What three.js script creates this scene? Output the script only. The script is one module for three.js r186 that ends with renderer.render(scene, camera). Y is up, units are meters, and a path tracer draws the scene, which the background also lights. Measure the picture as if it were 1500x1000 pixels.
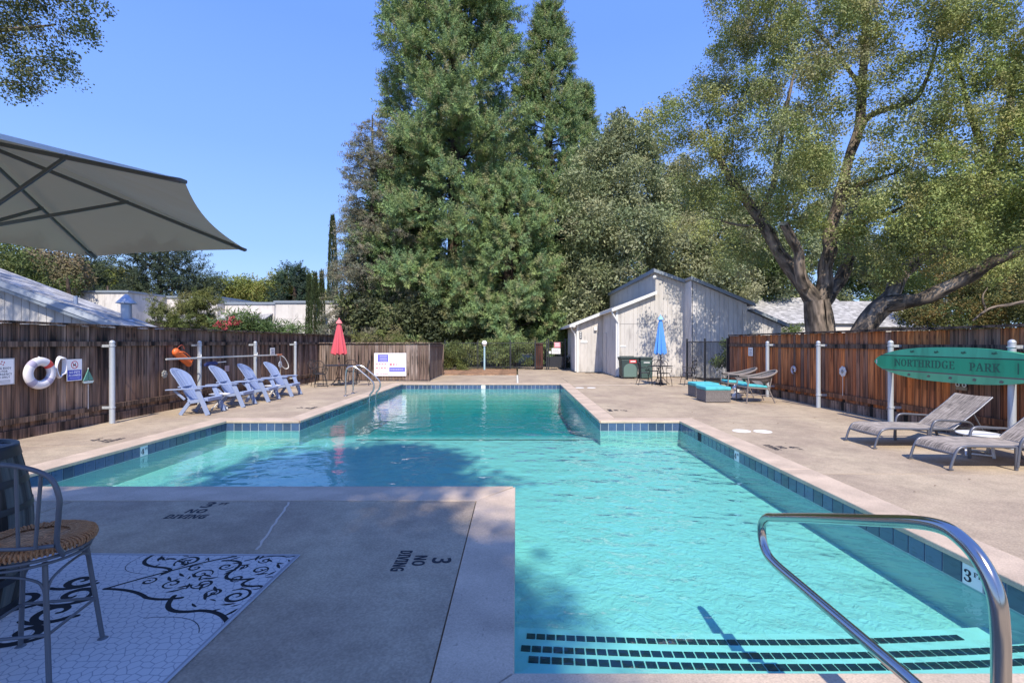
import * as THREE from 'three';
import { mergeGeometries, mergeVertices, toCreasedNormals } from 'three/addons/utils/BufferGeometryUtils.js';
import { RoundedBoxGeometry } from 'three/addons/geometries/RoundedBoxGeometry.js';
import { TextGeometry } from 'three/addons/geometries/TextGeometry.js';
import { FontLoader } from 'three/addons/loaders/FontLoader.js';

// ---------- camera, sky, sun, exposure ----------
const scene = new THREE.Scene();
const renderer = new THREE.WebGLRenderer({ antialias: true });
renderer.toneMapping = THREE.LinearToneMapping;
renderer.toneMappingExposure = 1.95;
renderer.outputColorSpace = THREE.SRGBColorSpace;
renderer.shadowMap.enabled = true;
const camera = new THREE.PerspectiveCamera(2 * Math.atan(500 / 710) * 180 / Math.PI, 1.5, 0.05, 2000);
camera.position.set(0, 1.55, 0);
camera.lookAt(0, 1.55, -10);
camera.setViewOffset(1500, 1000, -6, -2, 1500, 1000);
scene.add(camera);

const SUN_ELEVATION = 50 * Math.PI / 180, SUN_AZIMUTH = 5 * Math.PI / 180;   // behind the viewer, a little to the right
const sunDirection = new THREE.Vector3(Math.sin(SUN_AZIMUTH) * Math.cos(SUN_ELEVATION), Math.sin(SUN_ELEVATION), Math.cos(SUN_AZIMUTH) * Math.cos(SUN_ELEVATION));
const sun = new THREE.DirectionalLight(new THREE.Color().setRGB(1.0, 0.92, 0.79), 3.1);
sun.position.copy(sunDirection).multiplyScalar(80);
sun.castShadow = true; sun.shadow.radius = 1; sun.shadow.mapSize.set(4096, 4096);
Object.assign(sun.shadow.camera, { left: -40, right: 40, top: 40, bottom: -40, near: 1, far: 220 });
scene.add(sun); scene.add(sun.target);
{
  const w = 64, h = 512, data = new Float32Array(w * h * 4);
  const stops = [[0, .35, .50, .68], [4, .29, .44, .675], [10, .205, .35, .66], [20, .142, .268, .64], [32, .104, .212, .61], [50, .092, .195, .60], [90, .085, .18, .56]];
  for (let j = 0; j < h; j++) {
    const e = ((j + .5) / h - .5) * 180;
    let c = [.26, .27, .27];
    if (e >= 0) {
      let k = 0; while (k < stops.length - 2 && e > stops[k + 1][0]) k++;
      const a = stops[k], b = stops[k + 1], t = Math.min(1, (e - a[0]) / (b[0] - a[0]));
      c = [1, 2, 3].map((n) => a[n] + (b[n] - a[n]) * t);
    }
    for (let i = 0; i < w; i++) data.set([...c, 1], (j * w + i) * 4);
  }
  const sky = new THREE.DataTexture(data, w, h, THREE.RGBAFormat, THREE.FloatType);
  sky.mapping = THREE.EquirectangularReflectionMapping; sky.magFilter = THREE.LinearFilter; sky.needsUpdate = true;
  scene.background = sky; scene.environment = sky;
}

// ---------- helpers ----------
function rng(seed) { let a = seed >>> 0; return () => { a = (a + 0x6D2B79F5) | 0; let t = Math.imul(a ^ (a >>> 15), 1 | a); t = (t + Math.imul(t ^ (t >>> 7), 61 | t)) ^ t; return ((t ^ (t >>> 14)) >>> 0) / 4294967296; }; }
const V = (x, y, z) => x.isVector3 ? x.clone() : Array.isArray(x) ? new THREE.Vector3(...x) : new THREE.Vector3(x, y, z);
const used = {};
function numbered(name) { const n = used[name] = (used[name] ?? -1) + 1; return n ? name + '_' + String(n).padStart(3, '0') : name; }
function shadows(m) { m.castShadow = true; m.receiveShadow = true; return m; }
function thing(name, label, category, p = [0, 0, 0], turn = 0, group) {
  const o = new THREE.Group(); o.name = numbered(name); scene.add(o);
  o.position.set(...p); o.rotation.y = turn;
  o.userData = { label, category }; if (group) o.userData.group = group;
  return o;
}
function structure(name, label) { const o = new THREE.Group(); o.name = numbered(name); scene.add(o); o.userData = { kind: 'structure' }; if (label) o.userData.label = label; return o; }
function part(name, geo, mat, parent, label) {
  const g = Array.isArray(geo) ? join(geo) : geo;
  const m = shadows(new THREE.Mesh(g, mat)); m.name = name; parent.add(m);
  if (label) m.userData.label = label;
  return m;
}
function solo(name, geo, mat, label, category, group) { const m = part(numbered(name), geo, mat, scene); m.userData = { label, category }; if (group) m.userData.group = group; return m; }
function copyOf(root, label, p, turn = 0) {
  const r = root.clone(); r.name = numbered(root.name.replace(/_\d{3}$/, '')); r.userData = { ...root.userData, label };
  r.position.set(...p); r.rotation.y = turn; scene.add(r); return r;
}
function join(list) {
  const clean = list.map((g) => { g = g.index ? g.toNonIndexed() : g; for (const k of Object.keys(g.attributes)) if (!['position', 'normal', 'uv'].includes(k)) g.deleteAttribute(k); return g; });
  return clean.length === 1 ? clean[0] : mergeGeometries(clean);
}
const at = (g, x, y, z, rx = 0, ry = 0, rz = 0) => g.applyMatrix4(new THREE.Matrix4().compose(V(x, y, z), new THREE.Quaternion().setFromEuler(new THREE.Euler(rx, ry, rz, 'YXZ')), V(1, 1, 1)));
function box(w, h, d, x = 0, y = 0, z = 0, rx = 0, ry = 0, rz = 0) { return at(new THREE.BoxGeometry(w, h, d), x, y, z, rx, ry, rz); }
function rbox(w, h, d, r, x = 0, y = 0, z = 0, rx = 0, ry = 0, rz = 0, seg = 2) { return at(new RoundedBoxGeometry(w, h, d, seg, r), x, y, z, rx, ry, rz); }
function bar(a, b, r, r2 = r, n = 8) {
  a = V(a); b = V(b); const d = b.clone().sub(a), g = new THREE.CylinderGeometry(r2, r, d.length(), n, 1);
  g.translate(0, d.length() / 2, 0);
  return g.applyMatrix4(new THREE.Matrix4().compose(a, new THREE.Quaternion().setFromUnitVectors(V(0, 1, 0), d.normalize()), V(1, 1, 1)));
}
function slatBetween(a, b, w, t, up = [0, 1, 0]) {      // a flat bar: w across, t thick along 'up'
  a = V(a); b = V(b); const d = b.clone().sub(a), L = d.length(); d.normalize();
  const side = new THREE.Vector3().crossVectors(d, V(up)).normalize(), u = new THREE.Vector3().crossVectors(side, d).normalize();
  const g = new RoundedBoxGeometry(w, t, L, 1, Math.min(w, t) * .3), m = new THREE.Matrix4().makeBasis(side, u, d.clone().negate());
  m.setPosition(a.clone().add(b).multiplyScalar(.5)); return g.applyMatrix4(m);
}
function tube(points, r, n = 8, seg = 0, closed = false, tension = .5) {
  const c = new THREE.CatmullRomCurve3(points.map((p) => V(p)), closed, 'catmullrom', tension);
  return new THREE.TubeGeometry(c, seg || points.length * 6, r, n, closed);
}
function limb(points, radii, n = 9, per = 5) {          // tapered round limb through points
  const c = new THREE.CatmullRomCurve3(points.map((p) => V(p)), false, 'centripetal'), seg = (points.length - 1) * per;
  const g = new THREE.TubeGeometry(c, seg, 1, n, false), pos = g.attributes.position, uv = g.attributes.uv;
  const len = c.getLength();
  for (let i = 0; i <= seg; i++) {
    const t = i / seg, ctr = c.getPointAt(t), k = Math.min(radii.length - 1.001, t * (radii.length - 1)), r = radii[Math.floor(k)] + (radii[Math.floor(k) + 1] - radii[Math.floor(k)]) * (k % 1);
    for (let j = 0; j <= n; j++) {
      const m = i * (n + 1) + j, v = V(pos.getX(m), pos.getY(m), pos.getZ(m)).sub(ctr).multiplyScalar(r * (1 + .08 * Math.sin(j * 2.4 + i * .7))).add(ctr);
      pos.setXYZ(m, v.x, v.y, v.z); uv.setXY(m, j / n * Math.max(1, Math.round(r * 6)) * .5, t * len * .5);
    }
  }
  g.computeVertexNormals(); return g;
}
function uvm(g, s = 1, ox = 0, oy = 0) {               // uv in metres, looked up along the main direction of each face
  g = g.index ? g.toNonIndexed() : g;
  const p = g.attributes.position, n = g.attributes.normal, uv = new Float32Array(p.count * 2);
  for (let i = 0; i < p.count; i++) {
    const ax = Math.abs(n.getX(i)), ay = Math.abs(n.getY(i)), az = Math.abs(n.getZ(i));
    const [a, b] = ay >= ax && ay >= az ? [p.getX(i), p.getZ(i)] : ax >= az ? [p.getZ(i), p.getY(i)] : [p.getX(i), p.getY(i)];
    uv[i * 2] = a * s + ox; uv[i * 2 + 1] = b * s + oy;
  }
  g.setAttribute('uv', new THREE.BufferAttribute(uv, 2)); return g;
}
function prism(outline, depth, bevel = 0) {             // outline in x,y; extruded along +z
  const s = new THREE.Shape(outline.map((p) => new THREE.Vector2(p[0], p[1])));
  return new THREE.ExtrudeGeometry(s, { depth, bevelEnabled: bevel > 0, bevelThickness: bevel, bevelSize: bevel, bevelOffset: -bevel, bevelSegments: 2, curveSegments: 8 });
}
function slabGeo(outline, y0, y1, holes = [], bevel = 0) {   // outline in x,z
  const f = (l) => l.map((p) => new THREE.Vector2(p[0], -p[1])), s = new THREE.Shape(f(outline));
  for (const h of holes) s.holes.push(new THREE.Path(f(h)));
  const g = new THREE.ExtrudeGeometry(s, { depth: y1 - y0 - 2 * bevel, bevelEnabled: bevel > 0, bevelThickness: bevel, bevelSize: bevel, bevelOffset: -bevel, bevelSegments: 3 });
  g.rotateX(-Math.PI / 2); g.translate(0, y0 + bevel, 0); return g;
}
function lathe(profile, n = 20) { return new THREE.LatheGeometry(profile.map((p) => new THREE.Vector2(p[0], p[1])), n); }

// tileable noise
function hash(x, y, s) { let h = (x * 374761393 + y * 668265263 + s * 1442695041) | 0; h = Math.imul(h ^ (h >>> 13), 1274126177); return ((h ^ (h >>> 16)) >>> 0) / 4294967296; }
function vnoise(x, y, px, py, s) {
  const xi = Math.floor(x), yi = Math.floor(y), fx = x - xi, fy = y - yi, u = fx * fx * (3 - 2 * fx), v = fy * fy * (3 - 2 * fy);
  const w = (a, p) => ((a % p) + p) % p, a = hash(w(xi, px), w(yi, py), s), b = hash(w(xi + 1, px), w(yi, py), s), c = hash(w(xi, px), w(yi + 1, py), s), d = hash(w(xi + 1, px), w(yi + 1, py), s);
  return a + (b - a) * u + (c - a) * v + (a - b - c + d) * u * v;
}
function fbm(u, v, px, py, s, oct = 4, gain = .5) { let t = 0, a = 1, n = 0; for (let o = 0; o < oct; o++) { t += a * vnoise(u * px, v * py, px, py, s + o * 17); n += a; a *= gain; px *= 2; py *= 2; } return t / n; }
function texture(w, h, fn, srgb = true, metres = [1, 1]) {
  const d = new Uint8Array(w * h * 4);
  for (let j = 0; j < h; j++) for (let i = 0; i < w; i++) {
    const c = fn((i + .5) / w, (j + .5) / h), k = (j * w + i) * 4, a = Array.isArray(c) ? c : [c, c, c];
    for (let n = 0; n < 3; n++) d[k + n] = Math.max(0, Math.min(255, Math.round(a[n] * 255)));
    d[k + 3] = 255;
  }
  const t = new THREE.DataTexture(d, w, h); t.wrapS = t.wrapT = THREE.RepeatWrapping; t.magFilter = THREE.LinearFilter; t.minFilter = THREE.LinearMipmapLinearFilter; t.generateMipmaps = true;
  if (srgb) t.colorSpace = THREE.SRGBColorSpace;
  t.repeat.set(1 / metres[0], 1 / metres[1]); t.needsUpdate = true; return t;
}
function canvasTexture(w, h, draw) {
  const c = document.createElement('canvas'); c.width = w; c.height = h; draw(c.getContext('2d'), w, h);
  const t = new THREE.CanvasTexture(c); t.colorSpace = THREE.SRGBColorSpace; return t;
}
const lin = (r, g, b) => new THREE.Color().setRGB(r, g, b);
const mat = (c, roughness = .7, extra = {}) => new THREE.MeshStandardMaterial({ color: Array.isArray(c) ? lin(...c) : new THREE.Color(c), roughness, ...extra });
const phys = (c, roughness = .7, extra = {}) => new THREE.MeshPhysicalMaterial({ color: Array.isArray(c) ? lin(...c) : new THREE.Color(c), roughness, ...extra });

// surface textures (multiplied with the material's colour)
const T = {};
T.concrete = texture(1024, 1024, (u, v) => {
  const big = fbm(u, v, 4, 4, 3, 4), fine = vnoise(u * 330, v * 330, 330, 330, 9), mid = fbm(u, v, 24, 24, 5, 3), speck = vnoise(u * 512, v * 512, 512, 512, 21) > .93 ? -.12 : 0;
  const stain = Math.max(0, fbm(u, v, 7, 7, 31, 4) - .6) * -.3;
  const t = .86 + (big - .5) * .2 + (mid - .5) * .12 + (fine - .5) * .14 + speck + stain; return [t, t * (.995 + (big - .5) * .03), t * .985];
}, true, [3.1, 3.1]);
T.concreteBump = texture(512, 512, (u, v) => .5 + (vnoise(u * 200, v * 200, 200, 200, 3) - .5) * .6 + (fbm(u, v, 30, 30, 8, 3) - .5) * .5, false, [1.1, 1.1]);
T.coping = texture(512, 512, (u, v) => { const a = fbm(u, v, 5, 5, 41, 4), f = vnoise(u * 200, v * 200, 200, 200, 42), s = Math.max(0, vnoise(u * 90, v * 90, 90, 90, 44) - .9) * -1.6; const t = .9 + (a - .5) * .2 + (f - .5) * .1 + s; return [t, t * .99, t * .98]; }, true, [1.3, 1.3]);
T.wood = texture(512, 1024, (u, v) => {
  const g = fbm(u, v, 40, 3, 51, 3), s = fbm(u, v, 90, 2, 57, 2), b = fbm(u, v, 8, 4, 61, 3), k = Math.max(0, vnoise(u * 12, v * 9, 12, 9, 66) - .82) * 2.2, streak = Math.max(0, fbm(u, v, 26, 1, 71, 2) - .6) * 1.1;
  const t = .78 + (g - .5) * .6 + (s - .5) * .4 + (b - .5) * .5 - k - streak; return [t, t * (1 + (b - .5) * .1), t * (1 + (b - .5) * .2)];
}, true, [.9, 2.1]);
T.woodBump = texture(256, 512, (u, v) => .5 + (fbm(u, v, 40, 3, 51, 3) - .5) * 1.2, false, [.9, 2.1]);
T.paint = texture(512, 512, (u, v) => { const a = fbm(u, v, 4, 3, 81, 4), d = fbm(u, v, 40, 2, 83, 3), e = Math.max(0, fbm(u, v, 18, 5, 85, 3) - .58) * -.4; const t = .93 + (a - .5) * .14 + (d - .5) * .05 + e; return [t, t, t * .99]; }, true, [2.6, 2.6]);
T.bark = texture(512, 512, (u, v) => { const a = fbm(u, v, 16, 5, 91, 4), b = fbm(u, v, 5, 5, 95, 3); const t = .7 + (a - .5) * 1.1 + (b - .5) * .5; return [t, t * .97, t * .93]; }, true, [1, 1]);
T.barkBump = texture(256, 256, (u, v) => fbm(u, v, 16, 5, 91, 4), false, [1, 1]);
T.soil = texture(512, 512, (u, v) => { const a = fbm(u, v, 8, 8, 101, 5, .7), f = vnoise(u * 120, v * 120, 120, 120, 103); const t = .75 + (a - .5) * .7 + (f - .5) * .4; return [t, t * .98, t * .95]; }, true, [2, 2]);
T.weave = texture(256, 256, (u, v) => { const a = Math.floor(u * 16), b = Math.floor(v * 32), o = (a + b) % 2; const t = .62 + o * .26 + (vnoise(u * 64, v * 64, 64, 64, 7) - .5) * .3 + (hash(a, b, 5) - .5) * .18; return [t, t, t]; }, true, [.24, .24]);
T.sling = texture(512, 512, (u, v) => { const s = fbm(u, v, 120, 6, 111, 2), w = fbm(u, v, 6, 110, 113, 2), p = fbm(u, v, 6, 6, 117, 3); const t = .78 + (s - .5) * .75 + (w - .5) * .3 + (p - .5) * .25; return [t, t * .98, t * .96]; }, true, [.6, .6]);
T.shingle = texture(512, 512, (u, v) => { const r = Math.floor(v * 16), c = Math.floor(u * 10 + (r % 2) * .5 + hash(r, 1, 3) * .3), e = (v * 16) % 1 < .13 ? -.2 : 0; const t = .85 + (hash(c, r, 7) - .5) * .26 + (vnoise(u * 200, v * 200, 200, 200, 4) - .5) * .12 + e; return [t, t, t]; }, true, [2.6, 2.2]);
const FONT = await new FontLoader().loadAsync('fonts/droid/droid_sans_bold.typeface.json');
const SERIF = await new FontLoader().loadAsync('fonts/droid/droid_serif_bold.typeface.json');
function lettering(text, size, depth, font = FONT, squash = 1) { const g = new TextGeometry(text, { font, size, depth, curveSegments: 5 }); g.computeBoundingBox(); const b = g.boundingBox; g.translate(-(b.min.x + b.max.x) / 2, -(b.min.y + b.max.y) / 2, 0); g.scale(squash, 1, 1); return g; }

// ---------- ground, pool, deck ----------
const POOL = [[-4.32, -18.35], [1.68, -18.35], [1.68, -9.65], [3.27, -9.65], [3.27, -2.255], [-.03, -2.255], [-.03, -5.215], [-5.78, -5.215], [-5.78, -9.65], [-4.32, -9.65]];
const RIM = [[-4.68, -18.71], [2.04, -18.71], [2.04, -10.01], [3.63, -10.01], [3.63, -1.895], [-.39, -1.895], [-.39, -4.765], [-6.14, -4.765], [-6.14, -10.01], [-4.68, -10.01]];
const M = {};
M.deck = mat([.55, .435, .315], .92, { map: T.concrete, bumpMap: T.concreteBump, bumpScale: .003 });
M.coping = mat([.66, .525, .40], .85, { map: T.coping, bumpMap: T.concreteBump, bumpScale: .002 });
M.soil = mat([.52, .30, .17], 1, { map: T.soil });
M.earth = mat([.17, .15, .09], 1, { map: T.soil });
M.plaster = mat([.66, .69, .66], .8, {
  bumpScale: .016, bumpMap: texture(512, 512, (u, v) => {
    const wx = (fbm(u, v, 6, 6, 201, 3) - .5) * .16, wy = (fbm(u, v, 6, 6, 207, 3) - .5) * .16;
    const n = (s, p) => Math.abs(fbm(((u + wx) % 1 + 1) % 1, ((v + wy) % 1 + 1) % 1, p, p, s, 2) - .5) * 2;
    return Math.max(0, 1 - 1.4 * n(211, 13)) * .4 + Math.max(0, 1 - 1.6 * n(217, 24)) * .25 + fbm(u, v, 20, 20, 223, 3) * .5;
  }, false, [.9, .9]),
});
M.plasterPlain = mat([.56, .61, .575], .8);
M.paintBlack = mat([.018, .02, .03], .8);
M.white = mat([.78, .78, .76], .5);
{
  const ground = structure('ground');
  const outer = [[-400, -700], [400, -700], [400, 120], [-400, 120]];
  const g = new THREE.ShapeGeometry((() => { const s = new THREE.Shape(outer.map((p) => new THREE.Vector2(p[0], -p[1]))); s.holes.push(new THREE.Path(RIM.map((p) => new THREE.Vector2(p[0], -p[1])))); return s; })());
  g.rotateX(-Math.PI / 2); g.translate(0, -.12, 0);
  part('soil', uvm(g), M.earth, ground);

  // basin: wall behind the tile band, floor with a shallow and a deep end (as deep as it looks through the water)
  const basin = structure('swimming_pool', 'L shaped swimming pool with blue waterline tiles');
  const FLOOR = -.5, DEEP = -1.12;
  for (let i = 0; i < POOL.length; i++) {
    const a = POOL[i], b = POOL[(i + 1) % POOL.length], L = Math.hypot(b[0] - a[0], b[1] - a[1]), dx = (b[0] - a[0]) / L, dz = (b[1] - a[1]) / L;
    const g2 = box(L - .004, 1.45, .2, 0, -.06 - 1.45 / 2, 0); // inner side faces the pool
    const ry = Math.atan2(-dz, dx), nx = dz, nz = -dx;        // outward normal of the pool's outline
    at(g2, (a[0] + b[0]) / 2 + nx * .1, 0, (a[1] + b[1]) / 2 + nz * .1, 0, ry, 0);
    part('basin_wall', uvm(g2), M.plasterPlain, basin);
  }
  const shallow = [[-5.78, -9.65], [-4.32, -9.65], [-4.32, -10.3], [1.68, -10.3], [1.68, -9.65], [3.27, -9.65], [3.27, -2.255], [-.03, -2.255], [-.03, -5.215], [-5.78, -5.215]];
  part('basin_floor', uvm(slabGeo(shallow, FLOOR - .1, FLOOR)), M.plaster, basin);
  const slope = prism([[10.3, FLOOR], [14.2, DEEP], [18.35, DEEP], [18.35, DEEP - .1], [14.2, DEEP - .1], [10.3, FLOOR - .1]], 6); // x = depth, extruded 6 m wide
  slope.rotateY(Math.PI / 2); slope.translate(-4.32, 0, 0);
  part('basin_floor', uvm(slope), M.plaster, basin);
  // dark safety line across the floor where the deep end begins
  const lineTile = new THREE.BoxGeometry(.148, .008, .05), mLine = mat([.012, .03, .045], .4);
  for (let x = -3.3; x < 1.3; x += .152) { const m = part('line_tile', lineTile, mLine, basin); m.position.set(x, FLOOR + .004, -10.22); }

  // waterline tiles, one by one
  const r = rng(5), S = .16, tg = new RoundedBoxGeometry(.150, .150, .012, 1, .004);
  const blue = [[.05, .085, .16], [.06, .10, .19], [.045, .072, .125], [.075, .115, .21]].map((c) => phys(c, .18, { clearcoat: .5, clearcoatRoughness: .1, map: texture(64, 64, (u, v) => { const t = .7 + fbm(u, v, 3, 12, 301 + c[0] * 1e4, 3) * .75; return [t, t, t]; }) }));
  const grout = mat([.42, .47, .50], .8);
  for (let i = 0; i < POOL.length; i++) {
    const a = POOL[i], b = POOL[(i + 1) % POOL.length], L = Math.hypot(b[0] - a[0], b[1] - a[1]), dx = (b[0] - a[0]) / L, dz = (b[1] - a[1]) / L;
    if (i === 4 || i === 5 || i === 6) continue;              // the three edges on the viewer's side show no tiles
    const ry = Math.atan2(-dz, dx), nx = -dz, nz = dx, n = Math.round(L / S), st = L / n;
    part('tile_grout', at(box(L - .02, .17, .004), (a[0] + b[0]) / 2 + nx * .002, -.133, (a[1] + b[1]) / 2 + nz * .002, 0, ry, 0), grout, basin);
    const mk = { 0: [[3.05, 'blank']], 3: [[6.13, '3 FT'], [2.44, '4 FT'], [1.08, 'skimmer']], 7: [[2.285, '4 FT']] }[i] || [];
    for (let k = 0; k < n; k++) {
      const s = (k + .5) * st; let special = null;
      for (const q of mk) if (Math.abs(q[0] - s) < st / 2) special = q[1];
      const P = [a[0] + dx * s + nx * .006, -.122, a[1] + dz * s + nz * .006];
      const m = part('tile', tg, special === 'skimmer' ? M.paintBlack : special ? M.white : blue[Math.floor(r() * 4)], basin);
      m.position.set(...P); m.rotation.y = ry; m.scale.set(st / S, 1, 1);
      if (special && special !== 'skimmer') { m.userData.label = 'white depth marker tile'; }
      if (special && special.length === 4) {
        const t = part('numeral', lettering(special[0], .085, .002, SERIF), M.paintBlack, m); t.position.set(-.032, -.005, .006);
        const t2 = part('lettering', lettering('FT', .032, .002, SERIF), M.paintBlack, m); t2.position.set(.042, .025, .006);
      }
    }
  }

  // three steps at the near end, each nosed with a row of dark tiles
  const steps = structure('pool_steps', 'submerged pool entry steps with dark tiled nosings');
  const nose = mat([.02, .028, .05], .35), nt = new THREE.BoxGeometry(.057, .006, .055), stepMat = mat([.80, .79, .75], .8);
  const curve = (x) => .09 * (((x - 1.62) / 1.65) ** 2);           // the nosings bow slightly
  for (const [y, front, x0, x1] of [[-.27, -2.76, .1, 3.22], [-.35, -2.985, .06, 3.22], [-.43, -3.30, .1, 3.0]]) {
    const line = []; for (let k = 0; k <= 16; k++) { const x = -.03 + 3.3 * k / 16; line.push([x, front - curve(x) * .9]); }
    part('tread', uvm(slabGeo([...line, [3.27, -2.255], [-.03, -2.255]], FLOOR, y)), stepMat, steps);
    for (let x = x0; x < x1; x += .0665) {
      const sk = (x - 1.62) / 1.65, m = part('nosing_tile', nt, nose, steps); m.position.set(x, y + .002, front + (y < -.4 ? .1 : .046) - curve(x) * .9); m.rotation.y = Math.atan(2 * .09 * .9 * sk / 1.65);
    }
  }

  // coping stones round the pool
  const coping = structure('pool_coping', 'pale pink concrete coping round the pool');
  const r2 = rng(77);
  for (let i = 0; i < POOL.length; i++) {
    const j = (i + 1) % POOL.length, a = POOL[i], b = POOL[j], A = RIM[i], B = RIM[j];
    const L = Math.hypot(b[0] - a[0], b[1] - a[1]), nx = -(b[1] - a[1]) / L, nz = (b[0] - a[0]) / L;
    const n = Math.max(1, Math.round(L / 4.6));
    for (let k = 0; k < n; k++) {
      const lerp = (p, q, t) => [p[0] + (q[0] - p[0]) * t, p[1] + (q[1] - p[1]) * t], t0 = k / n, t1 = (k + 1) / n - (k < n - 1 ? .004 / L : 0);
      const i0 = lerp(a, b, t0), i1 = lerp(a, b, t1), o0 = lerp(A, B, t0), o1 = lerp(A, B, t1);
      // mitred corners: interpolate along the inner edge but keep joints square to it in mid-run
      if (k > 0) { o0[0] = i0[0] - nx * Math.abs((A[0] - a[0]) * nx + (A[1] - a[1]) * nz); o0[1] = i0[1] - nz * Math.abs((A[0] - a[0]) * nx + (A[1] - a[1]) * nz); }
      if (k < n - 1) { o1[0] = i1[0] - nx * Math.abs((A[0] - a[0]) * nx + (A[1] - a[1]) * nz); o1[1] = i1[1] - nz * Math.abs((A[0] - a[0]) * nx + (A[1] - a[1]) * nz); }
      const lip = .022; i0[0] += nx * lip; i0[1] += nz * lip; i1[0] += nx * lip; i1[1] += nz * lip;
      part('coping_stone', uvm(slabGeo([o0, o1, i1, i0], -.046, .002, [], .01), 1, r2(), r2()), M.coping, coping);
    }
  }

  // the water: a clear sheet with ripples, tinted by its depth
  const W = 1024, H = 2048;
  const rip = texture(W, H, (u, v) => {
    const x = -5.8 + u * 9.1, z = -18.4 + v * 16.2;
    const warp = fbm(u, v, 9, 16, 401, 3) - .5;
    const f1 = fbm((u + warp * .012), (v + warp * .006), 60, 150, 411, 3), f2 = fbm(u + warp * .02, v, 24, 56, 421, 2);
    const strong = .16 + .84 * Math.min(1, Math.max(0, (x + 2.2) / 3)) * Math.min(1, Math.max(.12, (z + 12) / 3.5));
    return .5 + ((f1 - .5) * .55 + (f2 - .5) * .8) * strong;
  }, false, [1, 1]);
  rip.wrapS = rip.wrapT = THREE.ClampToEdgeWrapping;
  const wg = new THREE.ShapeGeometry(new THREE.Shape(POOL.map((p) => new THREE.Vector2(p[0], -p[1])))); wg.rotateX(-Math.PI / 2); wg.translate(0, -.205, 0);
  { const p = wg.attributes.position, uv = wg.attributes.uv; for (let i = 0; i < p.count; i++) uv.setXY(i, (p.getX(i) + 5.8) / 9.1, (p.getZ(i) + 18.4) / 16.2); }
  const water = structure('water', 'clear turquoise pool water with fine ripples');
  part('water_surface', wg, phys([.455, .83, .795], 0, { transmission: 1, thickness: 0, ior: 1.333, bumpMap: rip, bumpScale: .05 }), water);
  // the same water deeper down over the deep end
  for (const [y, z0] of [[-.62, -10.95], [-.78, -12.0], [-.93, -12.95], [-1.06, -13.8]]) {
    const g3 = new THREE.PlaneGeometry(5.99, 18.34 + z0); g3.rotateX(-Math.PI / 2); g3.translate(-1.32, y, (z0 - 18.34) / 2);
    part('deep_water', g3, phys([.66, .90, .925], 0, { transmission: 1, thickness: 0, ior: 1.0 }), water);
  }
}
{
  // deck slabs
  const deck = structure('pool_deck', 'tan concrete pool deck in large slabs');
  const r = rng(31), j = .007;
  const slab = (x0, x1, z0, z1, m = M.deck) => part('deck_slab', uvm(slabGeo([[x0 + j, z0 + j], [x1 - j, z0 + j], [x1 - j, z1 - j], [x0 + j, z1 - j]], -.14, -.004, [], .004), 1, r() * 3, r() * 3), m, deck);
  slab(-8.6, -4.35, -4.765, 6); slab(-4.35, -.39, -4.765, 1.2); slab(-4.35, -.39, 1.2, 6);
  slab(-.39, 7.8, -1.895, 6); slab(3.63, 7.8, -5.75, -1.895); slab(3.63, 7.8, -10.01, -5.75);
  slab(2.04, 7.8, -13.9, -10.01); slab(2.04, 7.8, -17.75, -13.9); slab(2.04, 7.8, -21.4, -17.75); slab(.1, 2.04, -21.4, -18.71);
  slab(-8.6, -6.14, -7.3, -4.765); slab(-8.6, -6.14, -10.01, -7.3); slab(-8.6, -4.68, -14.2, -10.01); slab(-8.6, -4.68, -18.71, -14.2);
  slab(-8.6, -3.5, -24, -18.71); slab(-3.5, .02, -23.4, -18.71); slab(.1, 3.6, -25, -21.4); slab(3.6, 14, -25, -21.4); slab(.1, 3.6, -31, -25);
  part('joint_strip', box(.075, .13, 4.6, .06, -.066, -21.05), mat([.66, .63, .56], .9), deck);
  part('joint_strip', box(5.4, .012, .03, 4.8, -.002, -17.75), mat([.6, .54, .46], .9), deck);
  // old crack filled with pale mortar across the near patio
  {
    const r3 = rng(9), pts = []; for (let k = 0; k <= 14; k++) { const t = k / 14; pts.push([-2.21 + t * .26 + (r3() - .5) * .02, -4.72 + t * 1.08]); }
    const L = pts.map((p, k) => [p[0] - .006 - .007 * r3(), p[1]]), R = pts.map((p) => [p[0] + .006 + .007 * r3(), p[1]]).reverse();
    part('mortar_line', slabGeo([...L, ...R], -.006, -.0005), mat([.60, .50, .41], .95), deck);
  }
  // stencilled depth warnings
  const stencil = (x, z, turn, n, s = 1, ft = true) => {
    for (const [t, size, off, sx] of [[n, .15, -.175, .95], ...(ft ? [['FT', .06, -.2, .9]] : []), ['NO', .1, 0, .9], ['DIVING', .1, .14, .75]]) {
      const g = lettering(t, size * s, .002, FONT, sx); g.rotateX(-Math.PI / 2); g.translate(t === 'FT' ? .13 * s : 0, 0, off * s); g.rotateY(turn); g.translate(x, -.003, z);
      part('stencilled_lettering', g, M.paintBlack, deck);
    }
  };
  stencil(-2.95, -4.475, 0, '3'); stencil(-.69, -3.46, -Math.PI / 2, '3', .9, false);
  stencil(-6.55, -7.72, Math.PI / 2, '4'); stencil(-4.98, -11.55, Math.PI / 2, '5'); stencil(2.3, -11.15, -Math.PI / 2, '5'); stencil(3.95, -7.2, -Math.PI / 2, '4');
  const bed = structure('planting_bed', 'strip of bare orange soil in front of the iron fence');
  part('soil', uvm(slabGeo([[-4.2, -28.4], [.02, -28.4], [.02, -23.4], [-4.2, -23.4]], -.13, .03)), M.soil, bed);
}
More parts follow.
